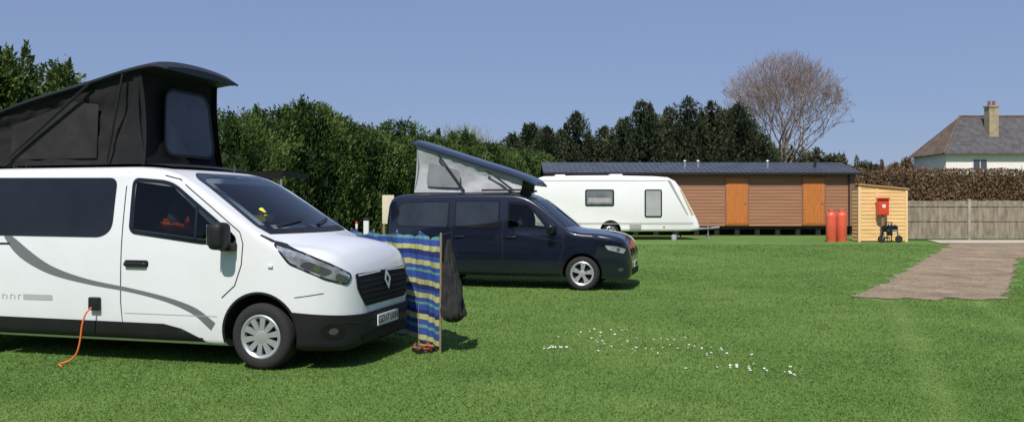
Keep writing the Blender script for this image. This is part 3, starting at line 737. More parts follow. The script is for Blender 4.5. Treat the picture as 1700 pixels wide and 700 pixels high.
cut.append(cutter_prism([(-1.40,1.17),(-.75,1.125),(-.68,1.15),(-1.04,1.57),(-1.40,1.61)],lambda p:(p[0],-1.3,p[1]),lambda p:(p[0],1.3,p[1]),mats,2))
cut.append(cutter_prism([(-.64,1.21),(.64,1.21),(.54,1.62),(-.54,1.62)],lambda p:(1.2,p[0],p[1]),lambda p:(-1.38,p[0],p[1]),mats,2))
boolcut(body2,cut); body2.parent=car; fin(body2.data,True,32)
for fr in (NEAR,FAR):
    for P in ([(-3.68,1.17),(-2.62,1.15),(-2.60,1.66),(-3.58,1.64),(-3.70,1.50)],[(-2.48,1.15),(-1.60,1.135),(-1.60,1.665),(-2.48,1.665)]):
        P=rpoly(P,.06); patch('window',car,S2,P,fr,.005,M['tint2'],.06); strip('window_seal',car,S2,inset(P,-.01),inset(P,.018),fr,.007,M['gloss'],True,2)
    patch('window',car,S2,cw,fr,.006,M['glass'],.05); strip('window_seal',car,S2,inset(cw,-.01),inset(cw,.018),fr,.008,M['gloss'],True,2)
    patch('sill_cladding',car,S2,[(-2.6,.23),(-.40,.23),(-.42,.30),(-2.58,.31)],fr,.006,M['blackp'],.06)
    line('door',car,S2,[(-1.51,1.75),(-1.52,1.1),(-1.52,.34),(-.5,.34)],.012,fr,.003,M['dark'])
    line('door',car,S2,[(-.38,1.06),(-.34,.8),(-.42,.55)],.012,fr,.003,M['dark'])
    line('sliding_door',car,S2,[(-2.54,1.75),(-2.54,.80),(-2.4,.6)],.012,fr,.003,M['dark'])
    line('side_crease',car,S2,[(-3.8,.94),(-2,.92),(-.3,.90)],.010,fr,.004,M['gloss'])
    line('bonnet_seam',car,S2,[(-.25,1.10),(.1,1.03),(.45,.97)],.010,fr,.003,M['dark'])
    for xc in (0,-3.0):
        pts=[(xc+.372*math.cos(a),.33+.372*math.sin(a)) for a in np.linspace(-.2,math.pi+.2,28)]
        line('wheel_arch',car,S2,pts,.02,fr,.006,M['gloss'],sub=1)
    sg=-1 if fr is NEAR else 1
    rbox('handle',car,(-1.35,sg*.905,.98),(.20,.03,.03),M['navy'],.012); rbox('handle',car,(-2.38,sg*.905,.98),(.20,.03,.03),M['navy'],.012)
    mm=rbox('wing_mirror',car,(-.57,sg*1.0,1.13),(.14,.22,.17),M['gloss'],.05,seg=4)
    hl=patch('headlight',car,S2,rpoly([(-.19,.84),(-.14,.76),(.13,.69),(.18,.77),(-.02,.83)],.02,3),diag(sg),.007,M['lamp'],.03)
    patch('headlight_lens',hl,S2,[(.03+.032*math.cos(t),.765+.032*math.sin(t)) for t in np.linspace(0,6.283,15)[:-1]],diag(sg),.011,M['lampd'],.03)
    patch('fog_lamp',car,S2,[(.08+.05*math.cos(t),.40+.03*math.sin(t)) for t in np.linspace(0,6.283,15)[:-1]],diag(sg),.010,M['lampd'],.03)
sc2=rpoly([(-.74,1.19),(.74,1.19),(.60,1.68),(-.60,1.68)],.05)
patch('windscreen',car,S2,sc2,FRONT,.006,M['screen2'],.05); strip('windscreen_surround',car,S2,inset(sc2,-.015),inset(sc2,.025),FRONT,.008,M['gloss'],True,2)
gg=patch('grille',car,S2,rpoly([(-.54,.64),(.54,.64),(.56,.77),(-.56,.77)],.02),FRONT,.007,M['grillem'],.04)
line('grille_slat',gg,S2,[(-.5,.67),(.5,.67)],.010,FRONT,.013,M['lampd'])
strip('emblem',gg,S2,[(.06*math.cos(t),.715+.06*math.sin(t)) for t in np.linspace(0,6.283,21)[:-1]],[(.046*math.cos(t),.715+.046*math.sin(t)) for t in np.linspace(0,6.283,21)[:-1]],FRONT,.02,M['badge'],True,1)
line('emblem',gg,S2,[(-.04,.75),(-.015,.68),(0,.715),(.015,.68),(.04,.75)],.010,FRONT,.02,M['badge'])
patch('lower_intake',car,S2,rpoly([(-.5,.28),(.5,.28),(.55,.40),(-.55,.40)],.03),FRONT,.008,M['dark'],.04)
np2=rbox('number_plate',car,(.900,0,.47),(.012,.52,.112),M['plate'],.004)
text_mesh('plate_lettering','HV18 OZC',.105,np2,M['plateblk'],Matrix.Translation((.9085,0,.468))@Matrix.Rotation(math.radians(90),4,'Z')@Matrix.Rotation(math.radians(90),4,'X'))
for x in (0,-3.0):
    for sg in (-1,1): wheel(car,x,sg*.885,.316,.215,.21,(5,.022,.020,True),sg)
seatc=mat('seat_cloth',(.07,.07,.075),.9)
for yy_ in (-.38,.38):
    st=MB(); ellipsoid(st,(-1.26,yy_,1.25),(.08,.20,.20)); ellipsoid(st,(-1.25,yy_,1.46),(.05,.12,.09)); st.obj('seat',car,seatc,True,60)
zc=pchip([(-3.48,2.80),(-3.2,2.71),(-2.3,2.42),(-1.2,2.06),(-1.02,1.98),(-.92,1.92)])
shell=popslab('pop_up_roof',car,zc,-3.48,-.97,.64,.08,mat('roof_shell_navy',(.012,.020,.038),.3,coat=.5),36,.04)
tf2=lambda x: zc(x)+.02
for sg in (-1,1):
    cloth('canvas_side',car,(-3.42,sg*.59,1.83),(-1.25,sg*.59,1.83),(-1.2,sg*.59,2),(-3.36,sg*.59,2.7),40,12,.05,M['canvasg'],(0,sg,0),sg+31,tf2)
    P=rpoly([(-3.15,1.95),(-2.45,1.92),(-2.45,2.25),(-3.10,2.42)],.08,4); mb=MB(); mb.poly([(a,sg*.62,b) for a,b in P]); mb.obj('canvas_window',car,M['canvasg2'])
    for a,b in (((-2.9,2.58),(-2.35,1.85)),((-1.9,2.26),(-1.35,1.85)),((-2.0,1.87),(-1.2,1.87))):
        mb=MB(); mb.cyl((a[0],sg*.65,a[1]),(b[0],sg*.65,b[1]),.02,.02,8); mb.obj('roof_strut',car,M['blackp'],True)
cloth('canvas_rear',car,(-3.42,-.59,1.83),(-3.42,.59,1.83),(-3.36,.59,2.74),(-3.36,-.59,2.74),16,10,.04,M['canvasg'],(-1,0,0),3)

# ---------------------------------------------------------------- CARAVAN
cv=thing('touring_caravan',(.82,31,H(31)),math.radians(1.5),'white touring caravan with sloped front and two windows, parked on grass','caravan')
prof=[(.03,.42),(0,.9),(.02,1.6),(.06,2.2),(.16,2.36),(.40,2.43),(1.5,2.46),(3.0,2.47),(4.6,2.44),(5.15,2.40),(5.44,2.26),(5.66,1.98),(5.88,1.58),(6.11,1.15),(6.31,.77),(6.40,.52),(6.36,.38),(6.0,.33),(4,.32),(1,.32),(.15,.34)]
mb=MB(); rings=[(0,.10),(.015,.05),(.05,.015),(.10,0),(2.15,0),(2.2,.015),(2.235,.05),(2.25,.10)]
for y,ins in rings:
    for p in inset(prof,ins): mb.v.append((p[0],y,p[1]))
n=len(prof)
for j in range(len(rings)-1):
    for i in range(n): i2=(i+1)%n; mb.f.append((j*n+i,j*n+i2,(j+1)*n+i2,(j+1)*n+i)); mb.m.append(0)
mb.f.append(tuple(range(n))); mb.m.append(0); mb.f.append(tuple((len(rings)-1)*n+i for i in range(n))); mb.m.append(0)
cb=mb.obj('body',None,[M['caravan'],M['well']],True,40)
boolcut(cb,[cutter_cyl((2.95,.36),.40,-.5,.35,[M['caravan'],M['well']],1)]); cb.parent=cv; fin(cb.data,True,35)
for (x0,x1,z0,z1) in [(1.97,3.08,1.30,1.93),(4.25,4.92,.87,1.93)]:
    P=rpoly([(x0,z0),(x1,z0),(x1,z1),(x0,z1)],.08,4); mb=MB(); mb.poly([(a,-.022,b) for a,b in P]); 
    for i in range(len(P)): j=(i+1)%len(P); mb.quad((P[i][0],-.022,P[i][1]),(P[j][0],-.022,P[j][1]),(P[j][0],.01,P[j][1]),(P[i][0],.01,P[i][1]))
    w=mb.obj('window',cv,M['gloss'])
    Pi=inset(P,.05); mb=MB(); mb.poly([(a,-.028,b) for a,b in Pi]); mb.obj('pane',w,M['cwin'] if x0<3 else M['cwin2'])
    if x0<3:
        mb=MB(); mb.box(x0+.1,x1-.1,-.034,-.030,z0+.12,z1-.32); mb.obj('blind',w,mat('net_curtain',(.35,.35,.33),.8,var=.2))
mb=MB()
mb.box(.1,6.12,-.008,.02,.60,.625); mb.box(.1,6.15,-.008,.02,.66,.67); mb.box(.3,5.1,-.008,.02,2.26,2.275); mb.obj('side_trim',cv,M['creamtrim'])
mb=MB(); mb.poly([(5.60,-.006,1.96),(5.66,-.006,1.90),(6.14,-.006,.95),(6.06,-.006,.95)]); mb.obj('front_stripe',cv,M['gold'])
mb=MB(); mb.poly([(5.12,-.006,2.30),(5.25,-.006,2.27),(5.94,-.006,.95),(5.89,-.006,.95)]); mb.obj('front_stripe',cv,M['creamtrim'])
rbox('roof_vent',cv,(3.3,1.1,2.50),(.5,.5,.10),M['caravan'],.03); rbox('roof_vent',cv,(1.1,1.1,2.49),(.4,.4,.08),M['caravan'],.03)
wheel(cv,2.95,.03,.31,.20,.2,(8,.022,.03,False),-1)
mb=MB(); mb.cyl((6.1,.55,.38),(7.15,1.12,.42),.035,.035,8); mb.cyl((6.1,1.7,.38),(7.15,1.12,.42),.035,.035,8); mb.cyl((7.1,1.12,.42),(7.45,1.12,.46),.045,.04,10); mb.cyl((7.0,1.12,0.06),(7.0,1.12,.65),.03,.03,8); mb.lathe([(.09,-.03),(.09,.03),(.001,.03)],(7.0,1.12,.09),'y',14)
mb.obj('drawbar',cv,M['metal'],True)
for x in (.5,5.7): mb=MB(); mb.cyl((x,.2,0),(x,.35,.38),.025,.025,8); mb.box(x-.08,x+.08,.12,.28,0,.02); mb.obj('corner_steady',cv,M['dark'])
rbox('battery_locker',cv,(3.9,-.006,.52),(.45,.02,.22),M['creamtrim'],.008)
rbox('side_lamp',cv,(5.0,-.01,.50),(.09,.03,.04),M['amber'],.008)
aq=thing('water_container',(6.1,30.6,H(30.6)),0,'small grey water container on grass beside the caravan','container')
mb=MB(); mb.lathe([(.001,0),(.09,0),(.10,.02),(.10,.18),(.08,.22),(.001,.22)],n=18); mb.obj('tub',aq,M['canvasg'],True); mb=MB(); mb.tube([(-.08,0,.20),(-.05,0,.28),(.05,0,.28),(.08,0,.20)],.01,6); mb.obj('handle',aq,M['blackp'],True)

# ---------------------------------------------------------------- LODGE
X0,X1=1.6,15.15; LY=36.0; gz=.28
lod=thing('timber_lodge',((X0+X1)/2,LY,gz),0,'long brown clad single-storey cabin with two orange doors and dark roof','cabin')
L=(X1-X0)/2; W=4.2
def clad(mb,x0,x1,z0,z1,y,step,lap=.014,mi=0):
    z=z0
    while z<z1-.01:
        zt_=min(z+step,z1); mb.quad((x0,y-lap,z),(x1,y-lap,z),(x1,y,zt_),(x0,y,zt_),mi); mb.quad((x0,y,z),(x1,y,z),(x1,y-lap,z),(x0,y-lap,z),mi); z+=step
mb=MB(); z0,z1=.42,2.72; mb.box(-L,L,.03,W,z0,z1); clad(mb,-L,L,z0,z1,.0,.145,.018)
z=z0
while z<z1-.01:
    mb.quad((-L-.018,W,z),(-L-.018,0,z),(-L,0,min(z+.145,z1)),(-L,W,min(z+.145,z1))); mb.quad((L+.018,W,z),(L+.018,0,z),(L,0,min(z+.145,z1)),(L,W,min(z+.145,z1))); z+=.145
mb.obj('wall',lod,M['clad'],fixn=False)
mb=MB(); mb.box(L-.16,L+.03,-.03,.02,z0,z1); mb.box(-L-.03,-L+.12,-.03,.02,z0,z1); mb.box(-L,L,-.035,.02,z1-.14,z1-.002); mb.obj('trim',lod,M['claddark'])
def door(x0,x1,za,zb):
    mb=MB(); mb.box(x0,x1,-.05,.0,za,zb); 
    w=(x1-x0)
    d=mb.obj('door',lod,M['doororg'],bevel=.004)
    mb=MB()
    k=6
    for i in range(k): mb.box(x0+.06+i*(w-.12)/k+.006,x0+.06+(i+1)*(w-.12)/k-.006,-.066,-.052,za+.08,zb-.08)
    mb.obj('door_panel',d,M['doororg'])
    mb=MB(); mb.box(x1-.14,x1-.09,-.11,-.07,za+.95,za+1.10); mb.obj('handle',d,M['metal'])
    mb=MB(); mb.box(x0-.05,x0,-.06,.0,za,zb+.05); mb.box(x1,x1+.05,-.06,.0,za,zb+.05); mb.box(x0,x1,-.06,0,zb,zb+.05); mb.obj('door_frame',d,M['claddark'])
cx=(X0+X1)/2
for ua,ub in ((9.48,10.42),(12.88,13.82)):
    door(ua-cx,ub-cx,.47,2.53)
mb=MB(); ov=.22
yE=-.30; zE=2.72; yR=W/2; zR=3.28
for x in np.arange(-L-ov,L+ov-.01,.25):
    x2=min(x+.25,L+ov)
    mb.quad((x,yE,zE+.06),(x2,yE,zE+.06),(x2,yR,zR+.06),(x,yR,zR+.06)); mb.quad((x,yR,zR+.06),(x2,yR,zR+.06),(x2,W+.3,zE+.06),(x,W+.3,zE+.06))
    mb.quad((x-.015,yE-.003,zE+.085),(x+.015,yE-.003,zE+.085),(x+.015,yR,zR+.085),(x-.015,yR,zR+.085)); mb.quad((x-.015,yE-.003,zE+.06),(x-.015,yE-.003,zE+.085),(x-.015,yR,zR+.085),(x-.015,yR,zR+.06))
mb.quad((-L-ov,yE,zE),(L+ov,yE,zE),(L+ov,yE,zE+.06),(-L-ov,yE,zE+.06)); mb.quad((-L-ov,yE,zE),(L+ov,yE,zE),(L+ov,.0,zE+.02),(-L-ov,.0,zE+.02))
for s_ in (-1,1): mb.poly([(s_*(L+ov),yE,zE),(s_*(L+ov),yR,zR),(s_*(L+ov),W+.3,zE),(s_*(L+ov),W+.3,zE+.06),(s_*(L+ov),yR,zR+.06),(s_*(L+ov),yE,zE+.06)])
for s_ in (-1,1): mb.poly([(s_*L,0,z1),(s_*L,W,z1),(s_*L,yR,zR)])
rf=mb.obj('roof',lod,M['lroof'],fixn=False)
mb=MB(); mb.box(-L-ov,L+ov,yE-.09,yE-.004,zE-.03,zE+.05); mb.cyl((L-.25,-.06,.4),(L-.25,-.06,2.7),.035,.035,8); mb.obj('gutter',rf,mat('gutter_black',(.02,.02,.022),.4),True)
for xx in (7.85-cx,8.45-cx,11.6-cx):
    mb=MB(); mb.cyl((xx,.9,zE+.3),(xx,.9,zE+.62),.05,.05,8); mb.cyl((xx,.9,zE+.60),(xx,.9,zE+.66),.09,.07,8); mb.obj('roof_vent',rf,M['metal'],True)
xx=13.75-cx
mb=MB(); mb.cyl((xx,.9,zE+.25),(xx,.9,zE+.85),.06,.06,10); mb.cyl((xx,.9,zE+.82),(xx,.9,zE+.93),.10,.08,10); mb.obj('flue',rf,M['dark'],True)
mb=MB()
for x in np.arange(-L+.2,L,.9): mb.box(x,x+.2,.1,.3,0,.42)
mb.box(-L+.03,L-.03,.06,.12,.30,.42); mb.box(-L+.1,L-.1,.6,.7,0,.40); mb.obj('skirting',lod,M['dark'])

# ---------------------------------------------------------------- SHED
shd=thing('timber_shed',(12.62,29.6,H(29.6)),0,'small yellow pine lap-board shed with lean-to roof on grass','shed')
SD=.55; SW=1.74
mb=MB(); mb.box(0,SW,.03,SD,.04,1.90); clad(mb,0,SW,.04,1.96,0,.135,.016)
z=.04
while z<2.0:
    mb.quad((-.016,SD,z),(-.016,0,z),(0,0,min(z+.135,2)),(0,SD,min(z+.135,2))); z+=.135
mb.obj('wall',shd,M['pine'],fixn=False)
for a,b,h_ in ((-.03,.06,2.0),(SW-.06,SW+.03,1.88)):
    mb=MB(); mb.box(a,b,-.04,.02,.0,h_); mb.obj('corner_post',shd,M['pinel'])
mb=MB(); mb.box(.62,.68,-.032,.0,.04,1.93); mb.obj('batten',shd,M['pinel'])
mb=MB(); 
p=[(-.05,-.08,2.08),(SW+.06,-.08,1.91),(SW+.06,SD+.1,1.91),(-.05,SD+.1,2.08)]; q=[(x,y,z+.035) for x,y,z in p]
mb.quad(*p);mb.quad(*q)
for i in range(4): j=(i+1)%4; mb.quad(p[i],p[j],q[j],q[i])
mb.obj('roof',shd,M['felt'])
mb=MB(); mb.poly([(0,-.002,1.9),(SW,-.002,1.86),(SW,-.002,1.915),(0,-.002,2.075)]); mb.obj('gable_board',shd,M['pine'])
g0=thing('gas_bottle',(11.68,29.75,H(29.7)),0,'tall red gas bottle standing against the cabin beside the shed','gas bottle','red gas bottles beside the shed')
mb=MB(); mb.lathe([(.001,.0),(.17,0),(.17,.05),(.185,.08),(.185,.92),(.175,1.0),(.13,1.07),(.06,1.10),(.001,1.10)],n=24); bb=mb.obj('cylinder_body',g0,M['gasred'],True,50)
mb=MB(); mb.lathe([(.10,1.04),(.11,1.06),(.11,1.18),(.10,1.18),(.10,1.06)],n=20); cc=mb.obj('collar',g0,M['gasred'],True)
mb=MB(); mb.cyl((0,0,1.09),(0,0,1.17),.03,.02,8); mb.cyl((-.04,0,1.14),(.07,0,1.14),.015,.015,8); vv=mb.obj('valve',g0,M['metal'],True)
g=g0.copy(); COL.objects.link(g); g.location=(12.10,29.85,H(29.7))
for c in (bb,cc,vv):
    q=c.copy(); COL.objects.link(q); q.parent=g
fp=thing('fire_point',(13.38,29.35,H(29.4)),0,'red fire alarm box on a post before the pine shed','fire point')
rbox('post',fp,(0,0.02,.5),(.07,.07,1.0),M['pole'],.006); bx=rbox('alarm_box',fp,(.0,0,1.28),(.38,.20,.60),M['red'],.03)
rbox('box_lid',bx,(0,-.03,1.58),(.42,.28,.05),M['red'],.02); rbox('notice',bx,(0,-.105,1.30),(.12,.008,.12),M['plate'],.002)
tr_=thing('extinguisher_trolley',(13.5,29.1,H(29.3)),0,'black wheeled extinguisher trolley with clutter in front of the shed','trolley')
for x in (-.30,.32):
    mb=MB()
    mb.lathe([(.11,-.03),(.13,-.02),(.13,.02),(.11,.03),(.03,.03),(.001,.03)],(x,-.05,.13),'y',16)
    mb.lathe([(.001,-.03),(.11,-.03)],(x,-.05,.13),'y',16)
    mb.obj('wheel',tr_,M['rubber'],True)
mb=MB(); mb.tube([(-.30,0,.15),(-.25,0,.40),(.28,0,.42),(.34,0,.15)],.02,8); mb.tube([(-.05,.05,.03),(-.08,.05,.72),(.12,.05,.72),(.10,.05,.03)],.018,8); mb.obj('frame',tr_,M['blackp'],True)
mb=MB(); ellipsoid(mb,(-.18,0,.50),(.11,.10,.13),12,8,0,.3); ellipsoid(mb,(.2,0,.52),(.10,.10,.12),12,8,0,.3); mb.lathe([(.001,.25),(.09,.25),(.09,.6),(.04,.68),(.001,.68)],(0,-.05,0),'z',14); mb.obj('extinguisher',tr_,M['gloss'],True)
mb=MB(); mb.box(-.1,.28,-.1,.0,.42,.46); mb.cyl((-.28,-.06,.1),(-.2,-.08,.34),.02,.02,6); mb.obj('bracket',tr_,M['metal'],True)

# ---------------------------------------------------------------- FENCE
fn=thing('wooden_fence',(15.0,30.9,.28),0,'weathered grey-brown close-board fence with concrete posts','fence')
for k in range(6):
    x0_=k*2.36+.05 if k else -.45; xe=k*2.36+2.31
    mb=MB(); xx=x0_
    while xx<xe:
        w=.15; dz=random.uniform(-.02,.02); dy=random.uniform(0,.014); mb.box(xx,min(xx+w-.006,xe),dy,dy+.018,.06,1.50+dz); xx+=w
    mb.box(x0_,xe,-.020,-.002,1.28,1.36); mb.box(x0_,xe,-.020,-.002,.72,.79); mb.box(x0_,xe,-.020,-.002,.06,.20)
    mb.obj('panel',fn,M['fence'])
    if k: rbox('post',fn,(k*2.36,0,.78),(.10,.11,1.56),M['fencep'],.012)

# ---------------------------------------------------------------- HOUSE
hs=thing('house',(37.1,62,.3),0,'white rendered house with grey hipped tile roof and tall chimney','house')
hx0,hx1=-4.0,12; e=5.3; hd=5.0
mb=MB(); mb.box(hx0,hx1,0,hd,0,e-.003); mb.obj('wall',hs,M['render'])
rz=8.4; o_=.35
A=(hx0-o_,-o_,e);B=(hx1+o_,-o_,e);C=(hx1+o_,hd+o_,e);D_=(hx0-o_,hd+o_,e); R0=(hx0+2.4,hd/2,rz);R1=(hx1-2.4,hd/2,rz)
mb=MB(); mb.quad(A,B,R1,R0,0); mb.poly([D_,A,R0],1); mb.quad(C,D_,R0,R1,0); mb.poly([B,C,R1],1)
rf=mb.obj('roof',hs,[M['tile'],M['tile2']])
mb=MB(); mb.quad((hx0-o_,-o_,e-.01),(hx1+o_,-o_,e-.01),(hx1+o_,hd+o_,e-.01),(hx0-o_,hd+o_,e-.01)); mb.obj('soffit',rf,M['tile2'])
mb=MB(); mb.box(hx0-o_-.04,hx1+o_+.04,-o_-.10,-o_-.01,e-.08,e+.02); mb.obj('gutter',rf,M['tile'])
mb=MB(); mb.cyl(A,R0,.09,.09,6); mb.cyl(R0,R1,.10,.10,6); mb.obj('ridge_tiles',rf,M['tile2'],True)
mb=MB(); mb.box(-.17,.55,.9,1.6,6.0,8.95); mb.box(-.23,.61,.84,1.66,8.95,9.08); mb.obj('chimney',rf,M['brick'])
for xx in (.02,.38):
    mb=MB(); mb.lathe([(.12,9.08),(.13,9.13),(.10,9.4),(.12,9.45),(.001,9.45)],(xx,1.25,0),'z',12); mb.obj('chimney_pot',rf,M['pot'],True)
for xx in (-2.0,4.2):
    mb=MB(); mb.box(xx,xx+1.15,-.03,.02,3.95,4.9); w=mb.obj('window',hs,M['winframe'])
    mb=MB(); mb.box(xx+.07,xx+.55,-.04,-.031,4.02,4.83); mb.box(xx+.61,xx+1.08,-.04,-.031,4.02,4.83); mb.obj('pane',w,M['pane'])
    mb=MB(); mb.box(xx-.06,xx+1.21,-.10,-.0,3.87,3.94); mb.obj('sill',w,M['winframe'])

# ---------------------------------------------------------------- FOLIAGE
LV={}
LV['hedge']=leafmat('hedge_leaves',(.015,.030,.008),(.055,.100,.022),(.135,.185,.045),.2)
LV['light']=leafmat('fresh_leaves',(.020,.038,.009),(.075,.120,.026),(.16,.205,.055),.25)
LV['conif']=leafmat('conifer_needles',(.009,.015,.009),(.038,.054,.025),(.10,.11,.05),.15)
LV['olive']=leafmat('olive_leaves',(.03,.035,.015),(.085,.09,.035),(.16,.155,.07),.2)
LV['brown']=leafmat('beech_leaves',(.06,.034,.02),(.215,.135,.08),(.38,.25,.15),.2)
def quads(P,A,size,asp,tint=None):
    N=len(P); A=A/np.linalg.norm(A,axis=1,keepdims=True); R=rng.normal(size=(N,3)); Sd=np.cross(A,R); Sd/=np.linalg.norm(Sd,axis=1,keepdims=True)
    s=size[:,None]; return np.stack([P-A*s*.4,P+Sd*s*asp,P+A*s*.6,P-Sd*s*asp],1).reshape(-1,3)
def column(cx,cy,z0,h,r,n,kind,size,core=True):
    t=rng.random(n)**.85; a=rng.random(n)*6.283
    amp=1.0
    if kind=='hedge': prof=np.where(t<.72,1,np.sqrt(np.clip(1-((t-.72)/.30)**2,0.0,1)))
    elif kind=='cone': prof=(1-t)**.75*1.0+.04
    elif kind=='spire': t=rng.random(n)**.9; prof=np.where(t<.45,1,((1-t)/.55)**.62)+.03; amp=2.0
    else: prof=np.sqrt(np.clip(1-(2*t-1)**2,0,1))
    k1=rng.random(6)*6.283
    lump=1+amp*(.20*np.sin(3*a+5*t+k1[0])+.15*np.sin(5*a-7*t+k1[1])+.12*np.sin(2*a+23*t+k1[2])+.10*np.sin(9*a+13*t+k1[3]))
    dep=rng.random(n)**2*.35
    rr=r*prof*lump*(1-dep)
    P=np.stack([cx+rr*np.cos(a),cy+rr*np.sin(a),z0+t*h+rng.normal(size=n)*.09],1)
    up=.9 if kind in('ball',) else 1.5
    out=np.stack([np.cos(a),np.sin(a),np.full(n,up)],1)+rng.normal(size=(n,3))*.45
    tint=np.clip(.34+.36*(lump-1)/.35/amp*.9-dep*1.0+.30*rng.random(n)+.12*t,0,1)  # recessed and deeper leaves darker: inner shade put into the tint
    sz=size*(.5+.9*rng.random(n))
    q=quads(P,out,sz,.34 if kind=='ball' else .22)
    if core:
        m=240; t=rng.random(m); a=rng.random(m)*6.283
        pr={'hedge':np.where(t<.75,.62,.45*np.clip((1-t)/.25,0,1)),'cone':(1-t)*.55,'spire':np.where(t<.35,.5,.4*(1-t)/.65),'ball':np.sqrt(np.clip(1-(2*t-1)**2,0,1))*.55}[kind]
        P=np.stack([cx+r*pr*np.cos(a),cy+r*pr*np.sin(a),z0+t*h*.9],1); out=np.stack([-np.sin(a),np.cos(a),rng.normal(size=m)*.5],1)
        q2=quads(P,out,np.full(m,max(.35,size*3.2)),.5); q=np.concatenate([q,q2]); tint=np.concatenate([tint,np.zeros(m)])  # core leaves take the darkest tint, painting the shade inside
    return q,tint
def trunkobj(parent,h,r,m='bark'):
    mb=MB(); mb.cyl((0,0,-.05),(.05,0,h*.5),r,r*.7,8,False); mb.cyl((.05,0,h*.5),(0,.03,h*.92),r*.7,r*.15,8,False)
    for i in range(7):
        z=h*(.25+.09*i); a=i*2.4; mb.cyl((.03,0,z),(.03+math.cos(a)*h*.13,math.sin(a)*h*.13,z+h*.07),r*.35,r*.1,5,False)
    return mb.obj('trunk',parent,M[m],True)
def hedge_pt(t): return (-12.4+t*.496,18.4+t*.868)
hg=thing('conifer_hedge',(-8,26,H(26)),0,'tall dense dark green evergreen hedge with ragged tops along the lawn','hedge')
Q=[];TT=[];t=4.5
mbt=MB()
while t<28.5:
    x,y=hedge_pt(t); x+=rng.normal()*.2; hh=float(np.interp(t,[4.5,7,9,11,13,20,28],[3.5,3.75,4.4,4.6,4.35,4.25,4.0]))+rng.normal()*.2
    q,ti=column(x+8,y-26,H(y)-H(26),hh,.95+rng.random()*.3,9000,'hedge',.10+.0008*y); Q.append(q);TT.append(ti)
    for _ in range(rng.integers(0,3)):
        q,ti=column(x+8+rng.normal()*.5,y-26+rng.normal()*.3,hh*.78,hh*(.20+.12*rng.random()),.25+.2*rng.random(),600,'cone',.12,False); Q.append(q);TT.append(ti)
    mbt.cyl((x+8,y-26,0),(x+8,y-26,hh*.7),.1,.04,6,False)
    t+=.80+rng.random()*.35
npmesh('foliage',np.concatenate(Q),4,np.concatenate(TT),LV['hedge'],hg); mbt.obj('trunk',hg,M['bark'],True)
def tree(name,x,y,h,r,n,kind,size,mk,label,cat='tree',z0=.5,group=None,trm='bark'):
    o=thing(name,(x,y,H(y)),0,label,cat,group)
    trunkobj(o,h*.85,.04*h/2+.05,trm)
    parts=[];tt=[]
    if kind=='clump':
        for i in range(14):
            a=rng.random()*6.28; rr=r*.7*rng.random()**.5; zc_=h*(.35+.45*rng.random()); rad=r*(.26+.22*rng.random())
            q,ti=column(rr*math.cos(a),rr*math.sin(a),zc_-rad*.7,rad*1.7,rad,n//11,'ball',size,True); parts.append(q);tt.append(ti)
        q,ti=column(0,0,z0,h*.85,r*.7,n//5,'ball',size,True); parts.append(q);tt.append(ti)
        for i in range(8):
            a=rng.random()*6.28; rr=r*.75*rng.random()
            q,ti=column(rr*math.cos(a),rr*math.sin(a),h*(.62+.1*rng.random()),h*.24,r*.20,n//30,'cone',size*1.1,False); parts.append(q);tt.append(ti)
    else:
        q,ti=column(0,0,z0,h-z0,r,n,kind,size); parts.append(q);tt.append(ti)
        if kind in('cone','spire'):
            for i in range(16):
                a=rng.random()*6.28; tz=.15+.68*rng.random(); rr=r*(1-tz)*(.8+.9*rng.random())
                q,ti=column(rr*math.cos(a),rr*math.sin(a),z0+tz*(h-z0),h*(.10+.12*rng.random()),r*.30,n//14,'cone',size,False); parts.append(q);tt.append(ti)
    npmesh('crown',np.concatenate(parts),4,np.concatenate(tt),LV[mk],o)
    return o
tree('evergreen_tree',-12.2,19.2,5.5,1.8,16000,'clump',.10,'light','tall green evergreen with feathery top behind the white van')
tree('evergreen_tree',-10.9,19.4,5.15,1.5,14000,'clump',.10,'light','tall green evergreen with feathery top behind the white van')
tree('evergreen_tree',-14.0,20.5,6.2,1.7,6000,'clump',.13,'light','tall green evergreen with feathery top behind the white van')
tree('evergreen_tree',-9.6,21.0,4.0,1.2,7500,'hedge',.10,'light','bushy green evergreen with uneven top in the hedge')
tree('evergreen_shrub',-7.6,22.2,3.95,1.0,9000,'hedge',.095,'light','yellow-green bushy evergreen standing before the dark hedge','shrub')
crow=[(850,222,1.4,48),(866,232,1.5,51),(884,202,1.5,50),(908,212,1.3,48),(932,222,1.5,50),(958,192,1.5,50),(980,225,1.6,51),(1003,212,1.4,52),(1032,200,1.4,50),(1050,215,1.6,51),(1066,170,1.6,49),(1088,196,1.6,51),(1112,176,1.5,51),(1126,205,1.6,50),(1142,162,1.6,50),(1162,198,1.7,51),(1180,168,1.6,50),(1203,190,1.6,51),(1226,172,1.7,50),(1244,206,1.6,51),(1264,222,1.4,50)]
for u,v,r,y in crow:
    h=1.55+(343-v)/1350*y-.28+random.uniform(-.2,.15)
    tree('pine_tree',(u-850)/1350*y,y,h,r*random.uniform(.9,1.15),4800,'spire',.17,'conif','dark green conifer in a row behind the brown cabin',group='conifers behind the cabin')
for x,y,h,r,mk in [(19.5,66,5.6,2.6,'olive'),(23.2,68,6.6,2.6,'olive'),(26.2,70,6.6,2.4,'olive'),(28.8,72,6.3,2.2,'olive'),(15,64,5.6,2.4,'olive'),(33.0,76,5.9,2.2,'olive'),(35.0,72,6.0,1.3,'brown'),(31.0,66,5.0,1.5,'brown'),(11,60,5.2,2.2,'olive'),(6.5,60,5.4,2.2,'olive'),(2,58,5.8,2.2,'olive'),(-2,58,6.0,2.4,'olive')]:
    tree('leafy_tree',x,y,h,r,5500,'clump',.18,mk,'olive early-spring tree beyond the cabin' if mk=='olive' else 'reddish brown leafless shrub beside the white house')
